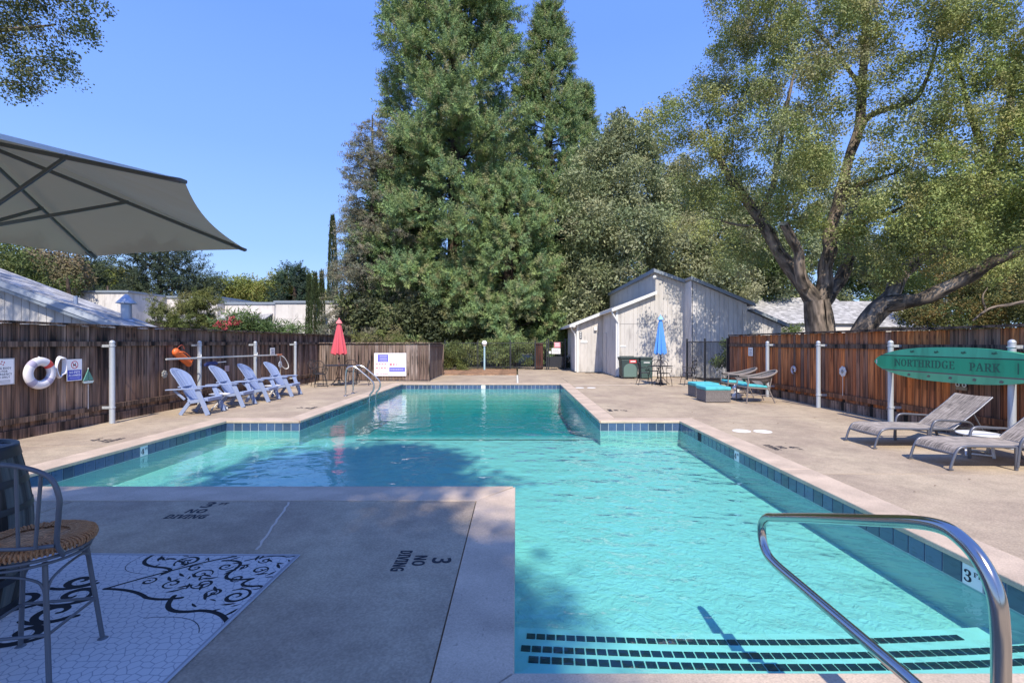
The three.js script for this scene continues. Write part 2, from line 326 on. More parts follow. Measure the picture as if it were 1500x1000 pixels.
{
  // a few dry leaves blown over the deck
  const r = rng(64), g = []; 
  for (let k = 0; k < 70; k++) {
    const left = r() < .35, x = left ? -7.9 + r() * 1.6 : 3.8 + r() * 3.5, z = -3 - r() * 15, a = r() * 6.28, L = .012 + r() * .018;
    const q = new THREE.BufferGeometry(), c = Math.cos(a), n = Math.sin(a), P = (u, v, h) => [x + c * u - n * v, .003 + h, z + n * u + c * v], f = [P(-L, 0, 0), P(0, -L * .45, .006), P(L, 0, .002), P(-L, 0, 0), P(L, 0, .002), P(0, L * .45, .007)];
    q.setAttribute('position', new THREE.Float32BufferAttribute(f.flat(), 3)); q.computeVertexNormals(); g.push(q);
  }
  const m = part('fallen_leaves', mergeGeometries(g), mat([.16, .10, .05], .9, { side: THREE.DoubleSide }), scene); m.userData = { kind: 'stuff', label: 'few dry brown leaves scattered over the pool deck', category: 'leaves' };
}

// ---------- fences ----------
const woodSet = (list, rough = .85) => list.map((c) => mat(c, rough, { map: T.wood, bumpMap: T.woodBump, bumpScale: .006 }));
const DARKWOOD = woodSet([[0.246, 0.149, 0.105], [0.32, 0.191, 0.128], [0.192, 0.119, 0.09], [0.374, 0.245, 0.176], [0.278, 0.154, 0.096]]);
const REDWOOD = woodSet([[0.558, 0.179, 0.062], [0.71, 0.237, 0.074], [0.456, 0.172, 0.074], [0.406, 0.186, 0.105], [0.811, 0.243, 0.062], [0.338, 0.179, 0.118]]);
const GREYWOOD = woodSet([[0.242, 0.164, 0.123], [0.301, 0.209, 0.16], [0.206, 0.135, 0.107], [0.362, 0.27, 0.224]]);
const RAILWOOD = woodSet([[0.258, 0.161, 0.107], [0.193, 0.119, 0.082], [0.354, 0.154, 0.076]]);
function boardVariants(w, h, t, seed) {
  const r = rng(seed); const out = [];
  for (let k = 0; k < 6; k++) out.push(uvm(new RoundedBoxGeometry(w, h, t, 1, .004), 1, r() * .9, r() * 2.1));
  return out;
}
// boards along a straight line from a to b (x,z); 'face' is the side the boards show
function boardRun(parent, a, b, h, w, mats, seed, y0 = .03, t = .02, side = 0) {
  const L = Math.hypot(b[0] - a[0], b[1] - a[1]), n = Math.round(L / w), dx = (b[0] - a[0]) / L, dz = (b[1] - a[1]) / L, ry = Math.atan2(-dz, dx), r = rng(seed);
  const v = boardVariants(w - .006, h, t, seed + 1);
  const ws = []; let tot = 0; for (let k = 0; k < n; k++) { const q = .72 + r() * .56; ws.push(q); tot += q; }
  let s = 0;
  for (let k = 0; k < n; k++) {
    const q = ws[k] / tot * L, c = s + q / 2; s += q;
    const m = part('board', v[Math.floor(r() * 6)], mats[Math.floor(r() * mats.length)], parent), off = (r() - .5) * .008;
    m.position.set(a[0] + dx * c - dz * off, y0 + h / 2 + (r() - .5) * .02, a[1] + dz * c + dx * off); m.rotation.y = ry + (r() - .5) * .02; m.scale.x = (q - .004) / (w - .006);
  }
}
{
  // left: along x = -8.05
  const f = thing('wood_fence', 'long dark weathered board fence behind the blue chairs, left of the pool', 'fence', [-8.05, 0, -14]);
  boardRun(f, [0, 9.4], [0, -9.6], 1.83, .15, DARKWOOD, 11);
  for (let k = 0; k < 4; k++) {
    const z = 9.4 - 2.375 - k * 4.75, L = 4.745;
    part('rail', uvm(box(.04, .09, L, .035, 1.53, z), 1, k * .3, k), RAILWOOD[0], f); part('rail', uvm(box(.045, .09, L, .035, .3, z), 1, k * .7, .4), RAILWOOD[0], f);
    part('cap', uvm(box(.15, .035, L, .01, 1.885, z), 1, k * .2, .7), RAILWOOD[0], f);
  }
  for (let k = 0; k < 9; k++) part('post', uvm(box(.09, 1.84, .09, -.06, .92, 9.2 - k * 2.3)), DARKWOOD[2], f);
  part('earth_board', uvm(box(.03, .17, 19, .028, .075, -.1)), DARKWOOD[0], f);

  // screen at the far left corner with its return
  const s = thing('wood_fence', 'low brown board screen behind the red umbrella with the pool rules board', 'fence', [-8.03, 0, -19.7]);
  boardRun(s, [0, 0], [4.45, 0], 1.48, .145, GREYWOOD, 21);
  boardRun(s, [4.46, -.02], [4.46, -3.7], 1.48, .145, GREYWOOD, 23);
  part('cap', uvm(rbox(4.55, .04, .13, .008, 2.23, 1.545, .01)), GREYWOOD[1], s); part('cap', uvm(rbox(.13, .04, 3.6, .008, 4.46, 1.546, -1.87)), GREYWOOD[0], s);
  part('rail', uvm(box(4.4, .09, .04, 2.2, 1.2, -.04)), RAILWOOD[1], s); part('rail', uvm(box(4.4, .09, .04, 2.2, .3, -.04)), RAILWOOD[1], s);
  part('rail', uvm(box(.035, .12, 3.6, 4.492, 1.42, -1.88)), DARKWOOD[2], s);
  part('post', uvm(box(.05, 1.51, .05, 4.498, .755, .012)), GREYWOOD[3], s); part('post', uvm(box(.06, 1.5, .06, 4.5, .75, -3.72)), GREYWOOD[1], s);

  // right: along x = 7.5
  const g = thing('wood_fence', 'reddish brown board fence behind the loungers and the green surfboard, right of the pool', 'fence', [7.5, 0, -11]);
  boardRun(g, [0, -5.96], [0, 6.4], 1.75, .14, REDWOOD, 31);
  const top = boardVariants(.134, .3, .02, 37), r = rng(38);
  for (let k = 0; k < 3; k++) {
    const z = -5.96 + 2.06 + k * 4.12, L = 4.115;
    part('rail', uvm(box(.04, .1, L, -.035, 1.47, z), 1, k * .3, k), RAILWOOD[1], g); part('rail', uvm(box(.045, .1, L, -.035, .32, z), 1, k * .7, .4), RAILWOOD[2], g);
    part('cap', uvm(box(.15, .04, L, -.005, 1.81, z), 1, k * .2, .7), RAILWOOD[1], g);
    part('earth_board', uvm(box(.03, .2, L, -.03, .095, z), 1, k, .3), DARKWOOD[3], g);
  }
  for (let k = 0; k < 6; k++) part('post', uvm(box(.09, 1.76, .09, .06, .88, -5.8 + k * 2.4)), DARKWOOD[1], g);
  part('trim_board', uvm(box(.06, 1.78, .05, -.01, .89, -5.99)), DARKWOOD[2], g);
}
// white pipe posts standing in front of both fences
{
  const galv = mat([.56, .60, .66], .45, { metalness: .25, map: T.paint });
  const make = (side, label) => {
    const t = thing('pipe_post', label, 'post', [0, 0, 0], 0, side > 0 ? 'pipe posts along the right fence' : 'pipe posts along the left fence');
    part('pipe', uvm(new THREE.CylinderGeometry(.047, .047, 1.55, 18).translate(0, .775, 0)), galv, t);
    part('pipe_cap', new THREE.SphereGeometry(.05, 16, 8, 0, Math.PI * 2, 0, Math.PI / 2).translate(0, 1.55, 0), galv, t);
    for (const y of [1.49, .3]) part('bracket', [at(new THREE.TorusGeometry(.052, .009, 6, 16), 0, y, 0, Math.PI / 2), box(.16, .05, .014, side * .13, y, 0)], galv, t);
    return t;
  };
  const L = make(-1, 'pale pipe post beside the small green sailboat ornament'); L.position.set(-7.8, 0, -9.35);
  copyOf(L, 'pale pipe post right behind the nearest blue chair', [-7.8, 0, -11.93]);
  copyOf(L, 'pale pipe post behind the gap between second and third blue chair', [-7.8, 0, -14.48]);
  copyOf(L, 'pale pipe post farthest along the left fence, past the hanging hook', [-7.8, 0, -17.1]);
  const R = make(1, 'white pipe post carrying the right end of the green surfboard'); R.position.set(7.24, 0, -7.07);
  copyOf(R, 'white pipe post carrying the left tip end of the green surfboard', [7.24, 0, -9.36]);
  copyOf(R, 'white pipe post between the surfboard and the wicker chairs', [7.24, 0, -11.6]);
  copyOf(R, 'white pipe post behind the wicker chairs', [7.24, 0, -13.95]);
}
// iron fences
const IRON = mat([.022, .024, .030], .5);
function ironRun(parent, a, b, h, step, y0 = .05) {
  const A = V(a[0], 0, a[1]), B = V(b[0], 0, b[1]), L = A.distanceTo(B), n = Math.max(1, Math.round(L / step)), g = new THREE.BoxGeometry(.016, h - y0 - .04, .016);
  for (let k = 0; k <= n; k++) { const p = A.clone().lerp(B, k / n), m = part('picket', g, IRON, parent); m.position.set(p.x, (h + y0 - .04) / 2, p.z); }
  for (const y of [h - .08, y0 + .12]) part('rail', slatBetween([A.x, y, A.z], [B.x, y, B.z], .03, .03), IRON, parent);
}
{
  const f = thing('iron_fence', 'black picket fence in front of the hedge behind the pool', 'fence', [0, 0, 0]);
  ironRun(f, [-4.1, -27.9], [1.75, -27.9], 1.62, .1);
  for (const x of [-4.1, -2.2, -.33, 1.1, 1.75]) part('post', uvm(box(.06, 1.7, .06, x, .85, -27.9)), IRON, f);
  part('wood_panel', uvm(box(.5, 1.5, .05, 1.32, .78, -28.02)), mat([.13, .045, .03], .9, { map: T.wood }), f);
  const g = thing('iron_gate', 'black picket gate with small signs beside the pool house', 'gate', [1.85, 0, -27.9]);
  ironRun(g, [.08, 0], [.88, 0], 1.66, .095);
  part('post', box(.08, 1.78, .08, 0, .89, 0), IRON, g); part('post', box(.08, 1.8, .08, .98, .9, 0), IRON, g);
  part('lock_box', rbox(.12, .14, .08, .01, .1, 1.0, .06), M.white, g); part('kick_plate', box(.8, .62, .01, .48, .45, -.012), IRON, g);
  const strokes = (w, h, bg, fg, rows) => canvasTexture(w, h, (c) => { const r = rng(w + h); c.fillStyle = bg; c.fillRect(0, 0, w, h); c.fillStyle = fg; for (let k = 0; k < rows; k++) { let x = w * .1; while (x < w * .85) { const q = w * (.04 + r() * .12); c.fillRect(x, h * (.12 + k * .8 / rows), q, h * .42 / rows); x += q + w * .03; } } });
  const p = part('sign_plate', box(.36, .3, .012, .52, 1.43, .03), mat('#d9838d', .6), g, 'pink sign plate'); part('print', new THREE.PlaneGeometry(.34, .28).translate(.52, 1.43, .039), new THREE.MeshStandardMaterial({ map: strokes(128, 96, '#d88691', '#f6e6e6', 2), roughness: .6 }), p);
  const q = part('sign_plate', box(.5, .33, .012, .45, 1.08, .03), M.white, g, 'white sign plate'); part('print', new THREE.PlaneGeometry(.48, .31).translate(.45, 1.08, .039), new THREE.MeshStandardMaterial({ map: strokes(160, 110, '#e8e8e6', '#8b8f96', 5), roughness: .6 }), q);

  const h = thing('iron_fence', 'short dark picket fence between the pool house and the right wooden fence', 'fence', [0, 0, 0]);
  ironRun(h, [7.2, -20.4], [7.42, -17.05], 1.66, .1);
  for (const [x, z] of [[7.2, -20.4], [7.31, -18.75], [7.43, -17.02]]) part('post', box(.065, 1.72, .065, x, .86, z), IRON, h);
}

// ---------- buildings ----------
const SIDING = { warm: mat([.68, .64, .605], .8, { map: T.paint }), grey: mat([.70, .67, .66], .8, { map: T.paint }), white: mat([.80, .75, .72], .85, { map: T.paint }) };
const TRIM = mat([.24, .28, .33], .6), TRIMLIGHT = mat([.70, .70, .68], .55);
const ROOF = mat([.50, .50, .50], .95, { map: T.shingle }), ROOFPALE = mat([.52, .51, .505], .95, { map: T.shingle });
// a wall of vertical siding boards under a sloping top, in the plane z = 0 facing +z; heights are given at corner points [x, y]
function sidingWall(tops, board = .2, t = .02, y0 = .02) {
  const list = [], x0 = tops[0][0], x1 = tops[tops.length - 1][0], H = (x) => { for (let k = 0; k < tops.length - 1; k++) if (x <= tops[k + 1][0] + 1e-6) { const [ax, ay] = tops[k], [bx, by] = tops[k + 1]; return bx - ax < 1e-5 ? by : ay + (by - ay) * (x - ax) / (bx - ax); } return tops[tops.length - 1][1]; };
  const n = Math.max(1, Math.round((x1 - x0) / board)), w = (x1 - x0) / n;
  for (let k = 0; k < n; k++) {
    const a = x0 + k * w + .006, b = x0 + (k + 1) * w - .006, cuts = [b, ...tops.map((p) => p[0]).filter((x) => x > a + .01 && x < b - .01).reverse(), a];
    list.push(prism([[a, y0], [b, y0], ...cuts.map((x) => [x, H(x) - .01])], t));
  }
  list.push(prism([[x0, y0 + .004], [x1, y0 + .004], ...[...tops].reverse().map((p) => [p[0], p[1] - .014])], .03).translate(0, 0, -.03));
  return join(list.map((g) => uvm(g)));
}
{
  const b = thing('pool_house', 'pale grey pool house with sloping roofs and vertical siding', 'building', [0, 0, 0]);
  const RY = (x) => 3.8 - .395 * (6.38 - x);
  part('wall', sidingWall([[4.56, RY(4.56)], [6.38, 3.8], [6.381, 4.74], [7.69, 4.27]]).translate(0, 0, -22.1), SIDING.warm, b);
  part('wall', sidingWall([[3.18, RY(3.18)], [4.7, RY(4.7)]]).translate(0, 0, -25.4), SIDING.warm, b);
  part('wall', sidingWall([[7.69, 4.27], [10.1, 3.25]]).translate(0, 0, -21.2), SIDING.grey, b);
  part('wall', sidingWall([[10.1, 2.98], [11.6, 2.36]]).translate(0, 0, -21.26), SIDING.grey, b);
  // walls that look left
  const side = (x, za, zb, h, y0 = .02, m = SIDING.warm) => { const g = sidingWall([[0, h], [zb - za, h]], .2, .02, y0); g.rotateY(-Math.PI / 2); g.translate(x, 0, za); return part('wall', g, m, b); };
  side(3.18, -29.6, -25.38, RY(3.18)); side(4.56, -25.4, -22.08, RY(4.56)); side(7.69, -22.1, -21.18, 4.27, .02, SIDING.grey);
  side(6.38, -32.9, -22.09, 4.74, 3.7);
  part('wall', box(.1, 2.3, 8, 11.55, 1.15, -25.2), SIDING.grey, b);
  // corner boards
  for (const [x, y, z] of [[3.19, RY(3.18), -25.37], [4.57, RY(4.56), -22.07]]) part('corner_board', box(.1, y - .03, .03, x + .03, y / 2, z + .005), TRIMLIGHT, b);
  // roofs: left slope, high slope, low right slope
  const roof = (x0, y0, x1, y1, z0, z1, t = .1, m = ROOF) => { const g = prism([[x0, y0], [x1, y1], [x1, y1 + t], [x0, y0 + t]], z1 - z0); g.translate(0, 0, z0); return part('roof', uvm(g), m, b); };
  roof(2.86, RY(2.86), 6.36, RY(6.36), -33, -25.1); roof(4.42, RY(4.42), 6.36, RY(6.36), -25.099, -21.9);
  roof(6.25, 4.79, 7.72, 4.27, -33, -21.92); roof(7.6, 4.33, 10.35, 3.165, -33, -21.0); roof(10.36, 2.92, 11.85, 2.26, -33, -21.05);
  // rake boards (blue grey) and eave boards (white)
  const rake = (x0, y0, x1, y1, z, m = TRIM, h = .14) => part('rake_board', prism([[x0, y0 - h + .1], [x1, y1 - h + .1], [x1, y1 + .11], [x0, y0 + .11]], .035).translate(0, 0, z), m, b);
  rake(4.4, RY(4.4), 6.37, RY(6.37), -21.895, TRIMLIGHT); rake(2.84, RY(2.84), 4.4, RY(4.4), -25.095, TRIMLIGHT);
  rake(6.24, 4.79, 7.7, 4.275, -21.91); rake(7.58, 4.33, 10.37, 3.16, -20.99); rake(10.36, 2.92, 11.87, 2.255, -21.04);
  part('rake_board', box(.035, .17, 11, 6.245, 4.83, -27.4), TRIM, b);
  part('eave_gutter', box(.1, .12, 3.3, 4.37, RY(4.4) + .02, -23.5), TRIMLIGHT, b); part('eave_gutter', box(.1, .12, 4.6, 2.82, RY(2.84) + .02, -27.4), TRIMLIGHT, b);
  // downpipes
  part('downpipe', tube([[4.36, 2.98, -21.98], [4.4, 2.85, -21.99], [4.62, 2.5, -22.02], [4.66, 2.35, -22.03], [4.66, 1.2, -22.03], [4.66, .12, -22.03], [4.6, .04, -21.98]], .042, 8, 48), TRIMLIGHT, b);
  part('downpipe', tube([[2.86, 2.38, -25.3], [2.95, 2.2, -25.4], [3.1, 1.95, -25.44], [3.12, 1.2, -25.44], [3.12, .05, -25.44]], .04, 8, 40), TRIMLIGHT, b);
  // door in the recess, lamps, plates
  part('door', rbox(.06, 2.03, .9, .01, 4.535, 1.03, -24.7), mat([.47, .45, .43], .6), b);
  for (const [x, y, z] of [[6.2, 4.52, -21.8], [2.98, 2.42, -25.0]]) part('flood_light', [bar([x, y, z - .1], [x, y, z], .02), at(lathe([[.02, 0], [.06, .05], [.085, .14], [.0, .14]], 14), x, y, z, 1.9)], M.white, b);
  part('wall_light', rbox(.16, .18, .12, .02, 4.15, 2.28, -25.31), M.white, b);
  part('siding_joint', box(1.8, .012, .012, 5.47, 2.42, -22.076), mat([.36, .34, .33], .8), b);
  const plate = part('sign_plate', box(.36, .13, .012, 3.56, 1.61, -25.36), M.white, b);
  const sg = part('sign_plate', box(.13, .36, .014, 3.38, 1.95, -25.36), mat([.08, .09, .11], .6), b, 'dark upright restroom sign');
  for (const y of [-.1, .02, .13]) part('symbol', box(.07, .05, .004, 3.38, 1.95 + y, -25.351), M.white, sg);
  part('sign_plate', box(.26, .07, .012, 4.88, 1.4, -22.07), M.white, b);
}
{
  // neighbour's house beyond the left fence: gable wall in the shade of leaves, shed roof falling to the right
  const h = thing('neighbour_house', 'grey house gable with a long sloping shingle roof over the left fence', 'house', [0, 0, 0]);
  const z = -11.5, Y = (x) => 3.02 - .372 * (x + 12.245);
  part('wall', sidingWall([[-15.5, Y(-15.5) - .1], [-8.75, Y(-8.75) - .1]], .2).translate(0, 0, z), SIDING.grey, h);
  part('roof', uvm(prism([[-15.7, Y(-15.7)], [-8.3, Y(-8.3)], [-8.3, Y(-8.3) + .09], [-15.7, Y(-15.7) + .09]], 1.05).translate(0, 0, z - .85)), ROOFPALE, h);
  part('rake_board', prism([[-15.7, Y(-15.7) - .16], [-8.3, Y(-8.3) - .16], [-8.3, Y(-8.3) + .075], [-15.7, Y(-15.7) + .075]], .03).translate(0, 0, z + .2), TRIM, h);
  part('fascia_board', prism([[-15.7, Y(-15.7) - .07], [-8.3, Y(-8.3) - .07], [-8.3, Y(-8.3) + .055], [-15.7, Y(-15.7) + .055]], .02).translate(0, 0, z + .232), mat([.42, .46, .52], .6), h);
  part('back_wall', box(6.6, 1.5, .2, -12.2, .8, z - .8), SIDING.grey, h);
  const fx = -9.62, fz = z - .45, fy = Y(fx) + .05, zinc = mat([.42, .47, .56], .45, { metalness: .5 });
  const flue = part('flue', [new THREE.CylinderGeometry(.11, .11, .42, 14).translate(fx, fy + .2, fz), at(lathe([[.13, 0], [.22, .02], [.03, .24], [0, .24]], 14), fx, fy + .41, fz)], zinc, h);
  part('flashing', new THREE.ConeGeometry(.22, .2, 14).translate(fx, fy + .04, fz), zinc, flue);
  part('vent_pipe', new THREE.CylinderGeometry(.04, .05, .26, 10).translate(-10.55, Y(-10.55) + .15, z - .1), zinc, h);

  // long pale houses far behind the left fence
  const slabHouse = (label, a, b, depth, trimH, band) => {
    const t = thing('pale_house', label, 'house', [(a[0] + b[0]) / 2, 0, a[2]]), w = b[0] - a[0], H = (a[1] + b[1]) / 2;
    part('wall', uvm(box(w, H - .05, depth, 0, (H - .05) / 2, -depth / 2)), SIDING.white, t);
    part('roof_edge', box(w + .2, trimH, depth + .2, 0, H - trimH / 2 + .03, -depth / 2), TRIM, t);
    if (band) { const g = prism([[0, band], [2.2, band - .85], [2.2, band - .95], [0, band - .1]], w - .3); g.rotateY(-Math.PI / 2); g.translate(w / 2 - .15, 0, .01); part('lower_roof', uvm(g), ROOFPALE, t); }
    part('panel_joint', [box(w - .1, .02, .01, 0, H * .72, .006), ...Array.from({ length: Math.max(1, Math.round(w / 2.4)) }, (_, k, n = Math.max(1, Math.round(w / 2.4))) => box(.02, H - .4, .008, -w / 2 + (k + .5) * w / n, H / 2, .005))], mat([.6, .55, .52], .8), t);
    return t;
  };
  slabHouse('white house wall seen just above the slanting shingle roof and flue', [-33.248, 5.511, -37], [-29.652, 5.511, -37], 6, .16);
  slabHouse('pale house end between the flue and the round bushy juniper', [-32.627, 5.477, -41], [-25.293, 5.477, -41], 6, .16, 4.2);
  slabHouse('pale house with low white roof behind the oleander bush', [-26.265, 5.04, -42], [-20.941, 5.04, -42], 6, .18, 4.1);
  slabHouse('pinkish white house wall behind the slender cypresses', [-18.893, 4.815, -38], [-13.648, 4.815, -38], 6, .18);
  part('wall_sign', box(.7, .2, .03, 0, 3.2, 0), IRON, slabHouse('tiny pale wall far behind the farthest cypress', [-20.946, 5.212, -52], [-16.552, 5.212, -52], 4, .2));
  // white roofed houses beyond the right fence
  const gable = (label, p, w, d, wall, rise, m) => {
    const t = thing('white_roof_house', label, 'house', p);
    part('wall', box(w - .4, wall, d - .4, 0, wall / 2, 0), SIDING.white, t);
    const g = prism([[-d / 2, wall], [d / 2, wall], [0, wall + rise]], w); g.rotateY(-Math.PI / 2); g.translate(w / 2, 0, 0); part('roof', uvm(g), m, t);
    return t;
  };
  gable('house with pale sunlit roof left of the oak trunk', [20.5, 0, -38], 9, 8, 2.9, 2.2, ROOFPALE);
  gable('house with pale roof glimpsed between the two oak trunks', [28.5, 0, -39], 8.4, 8, 2.7, 2.2, ROOFPALE);
}

// ---------- trees and shrubs ----------
const BARK = mat([.36, .30, .25], .95, { map: T.bark, bumpMap: T.barkBump, bumpScale: .02 }), BARKDARK = mat([.16, .12, .095], .95, { map: T.bark, bumpMap: T.barkBump, bumpScale: .02 });
const LEAF = phys([1, 1, 1], .62, { transmission: .28, thickness: 0, side: THREE.DoubleSide, specularIntensity: .5 });
const NEEDLE = phys([1, 1, 1], .75, { transmission: .12, thickness: 0, side: THREE.DoubleSide, specularIntensity: .35 });
function leafSpray(n, len, wide, seed, flat = 1) {            // a puff of n small folded leaves within a unit ball
  const r = rng(seed), pos = [];
  for (let k = 0; k < n; k++) {
    const d = V(r() - .5, (r() - .5) * flat, r() - .5).normalize().multiplyScalar(.5 * Math.cbrt(r() * .9 + .1));
    const a = V(r() - .5, r() - .4, r() - .5).normalize(), b = new THREE.Vector3().crossVectors(a, V(r() - .5, r() - .5, r() - .5)).normalize(), c = new THREE.Vector3().crossVectors(a, b), L = len * (.7 + r() * .6), Wd = wide * (.7 + r() * .6);
    const tip = d.clone().addScaledVector(a, L), l = d.clone().addScaledVector(a, L * .45).addScaledVector(b, Wd / 2).addScaledVector(c, Wd * .18), q = d.clone().addScaledVector(a, L * .45).addScaledVector(b, -Wd / 2).addScaledVector(c, Wd * .18);
    for (const v of [d, l, tip, d, tip, q]) pos.push(v.x, v.y, v.z);
  }
  const g = new THREE.BufferGeometry(); g.setAttribute('position', new THREE.Float32BufferAttribute(pos, 3)); g.computeVertexNormals(); return g;
}
function plume(n, len, wide, seed, droop = .25) {             // a feathery branchlet along +y with side fans of needles
  const r = rng(seed), pos = [];
  for (let k = 0; k < n; k++) {
    const t = k / n, d = V((r() - .5) * .06, t, (r() - .5) * .06), ang = r() * 6.283, out = V(Math.cos(ang), .55 + .5 * r() - droop, Math.sin(ang)).normalize(), L = len * (1.1 - .65 * t) * (.7 + .6 * r());
    const b = new THREE.Vector3().crossVectors(out, V(r() - .5, r() - .5, r() - .5)).normalize(), w = wide * (.7 + .6 * r());
    const tip = d.clone().addScaledVector(out, L), l = d.clone().addScaledVector(out, L * .4).addScaledVector(b, w / 2), q = d.clone().addScaledVector(out, L * .4).addScaledVector(b, -w / 2);
    for (const v of [d, l, tip, d, tip, q]) pos.push(v.x, v.y, v.z);
  }
  const g = new THREE.BufferGeometry(); g.setAttribute('position', new THREE.Float32BufferAttribute(pos, 3)); g.computeVertexNormals(); return g;
}
function cloud(parent, geo, m, list, name = 'crown') {
  const im = shadows(new THREE.InstancedMesh(geo, m, list.length)); im.name = name; im.userData.kind = 'stuff';
  const M4 = new THREE.Matrix4(), c = new THREE.Color();
  list.forEach((e, i) => { M4.compose(e.p, e.q, V(e.s, e.s * (e.sy || 1), e.s)); im.setMatrixAt(i, M4); im.setColorAt(i, c.setRGB(...e.c)); });
  parent.add(im); return im;
}
const UP = new THREE.Vector3(0, 1, 0);
function spin(r) { return new THREE.Quaternion(r() - .5, r() - .5, r() - .5, r() - .5).normalize(); }
function aim(dir, r) { return new THREE.Quaternion().setFromUnitVectors(UP, dir.clone().normalize()).multiply(new THREE.Quaternion().setFromAxisAngle(UP, r() * 6.283)); }
function tint(pal, r, v = .25) { const c = pal[Math.floor(r() * pal.length)], k = 1 - v / 2 + r() * v; return [c[0] * k * (1 + (r() - .5) * .15), c[1] * k, c[2] * k * (1 + (r() - .5) * .15)]; }
const OAKSPRAY = leafSpray(48, .125, .08, 1), FINESPRAY = leafSpray(60, .17, .075, 2), BUSHSPRAY = leafSpray(34, .2, .11, 3), PLUME = plume(46, .34, .055, 4), PLUMESPARSE = plume(34, .30, .05, 5, .75), CYPRESSPLUME = plume(40, .22, .05, 6, -.2), BLADESPRAY = leafSpray(26, .42, .05, 7);

// crown made of lumpy blobs [x, y, z, radius, density]
function blobCrown(parent, blobs, o) {
  const r = rng(o.seed), list = [];
  for (const [x, y, z, R, dens = 1] of blobs) {
    const n = Math.round(o.n * R * R * dens), ph = r() * 9, K = Math.max(4, Math.round((o.subs || 9) * R ** 1.5)), per = Math.ceil(n / K), sr = R * (o.sub || .5) / Math.max(1, Math.cbrt(K / 5));
    for (let k = 0; k < K; k++) {                        // clusters of twigs with gaps between them
      let d = V(r() - .5, r() - .5, r() - .5); while (d.length() > .5 || d.length() < .02) d = V(r() - .5, r() - .5, r() - .5); d.normalize();
      const lump = .86 + .16 * Math.sin(d.x * 5 + ph) * Math.sin(d.y * 6 + ph * 1.7) + .12 * Math.sin(d.z * 7 + ph * .6), q = R * lump * (.35 + .6 * Math.cbrt(r())), cs = sr * (.6 + .75 * r()), c0 = tint(o.pal, r, (o.vary || .3) * .7), m = Math.round(per * (.6 + .8 * r()));
      for (let i = 0; i < m; i++) {
        const e = V(r() - .5, (r() - .5) * .8, r() - .5).normalize().multiplyScalar(cs * Math.sqrt(r())), g = .85 + .3 * r();
        list.push({ p: V(x + d.x * q + e.x, y + d.y * q * (o.flat || .85) + e.y, z + d.z * q + e.z), q: o.hang ? aim(V(d.x * .5, -1, d.z * .5), r) : spin(r), s: o.size * (.65 + r() * .7), c: [c0[0] * g, c0[1] * g, c0[2] * g] });
      }
    }
  }
  return cloud(parent, o.geo, o.mat || LEAF, list);
}
// ---- redwoods and other conifers
function conifer(name, label, p, H, prof, o) {
  const t = thing(name, label, 'tree', [p[0], 0, p[1]]), r = rng(o.seed), list = [], wood = [];
  part('trunk', limb([[0, 0, 0], [.1, H * .3, .1], [0, H * .7, 0], [0, H, 0]], [o.trunk || .7, (o.trunk || .7) * .7, (o.trunk || .7) * .35, .04], 10), BARKDARK, t);
  const radius = (y) => { const k = y / H * (prof.length - 1), i = Math.min(prof.length - 2, Math.floor(k)); return prof[i] + (prof[i + 1] - prof[i]) * (k - i); };
  for (let y = o.from ?? 1.2; y < H - .4; y += o.step * (.8 + .4 * r())) {
    const nb = o.branches, a0 = r() * 6.283;
    for (let b = 0; b < nb; b++) {
      if (r() < (o.skip || .1)) continue;
      const a = a0 + (b + (r() - .5) * .7) / nb * 6.283;
      if (o.frontOnly && Math.sin(a) < -.55) continue;                 // the far side of a far tree is not built
      const L = radius(y) * (.7 + .42 * r()), dir = V(Math.cos(a), 0, Math.sin(a)), rise = o.rise + (r() - .5) * .25;
      const end = V(0, y, 0).addScaledVector(dir, L).add(V(0, L * rise, 0)), mid = V(0, y, 0).addScaledVector(dir, L * .55).add(V(0, L * rise * .3 + (o.arch || 0) * L, 0));
      if (L > 1.2) wood.push(bar([0, y, 0], mid.toArray(), .07, .045, 5), bar(mid.toArray(), end.toArray(), .045, .015, 5));
      const n = Math.max(1, Math.round(L / o.gap));
      for (let k = 0; k < n; k++) {
        const f = 1 - k / n * .72, c = f > .55 ? mid.clone().lerp(end, (f - .55) / .45) : V(0, y, 0).lerp(mid, f / .55), cr = o.clump * (.65 + .6 * r()) * (.55 + .45 * Math.min(1, L / 3));
        if (k > 0 && r() < .3) continue;
        for (let s = 0; s < o.per; s++) {
          const d = V(r() - .5, (r() - .5) * o.flat, r() - .5).normalize(), q = cr * Math.cbrt(r());
          list.push({ p: c.clone().addScaledVector(d, q), q: aim(d.clone().multiplyScalar(.9).addScaledVector(dir, .75).add(V(0, o.hang, 0)), r), s: o.size * (.7 + .6 * r()), c: tint(o.pal, r, .3) });
        }
      }
    }
  }
  if (wood.length) part('branches', wood, BARKDARK, t);
  cloud(t, o.geo || PLUME, NEEDLE, list); return t;
}
const REDPAL = [[0.258, 0.359, 0.137], [0.215, 0.32, 0.137], [0.292, 0.369, 0.147], [0.181, 0.272, 0.126], [0.31, 0.32, 0.158]], DEODARPAL = [[0.22, 0.22, 0.15], [0.25, 0.23, 0.15], [0.19, 0.21, 0.14], [0.26, 0.24, 0.18]];
const RW = { step: 1.2, branches: 6, rise: .12, arch: .12, gap: 1.55, clump: .9, per: 46, flat: .8, hang: .45, size: .8, pal: REDPAL, skip: .05, trunk: .7 };
conifer('redwood_tree', 'largest dense redwood, straight above the board screen, running out of the top', [-4.8, -37.5], 37, [6.6, 6.9, 6.3, 5.8, 5.5, 5.0, 4.5, 3.9, 2.0, .4], { ...RW, seed: 101 });
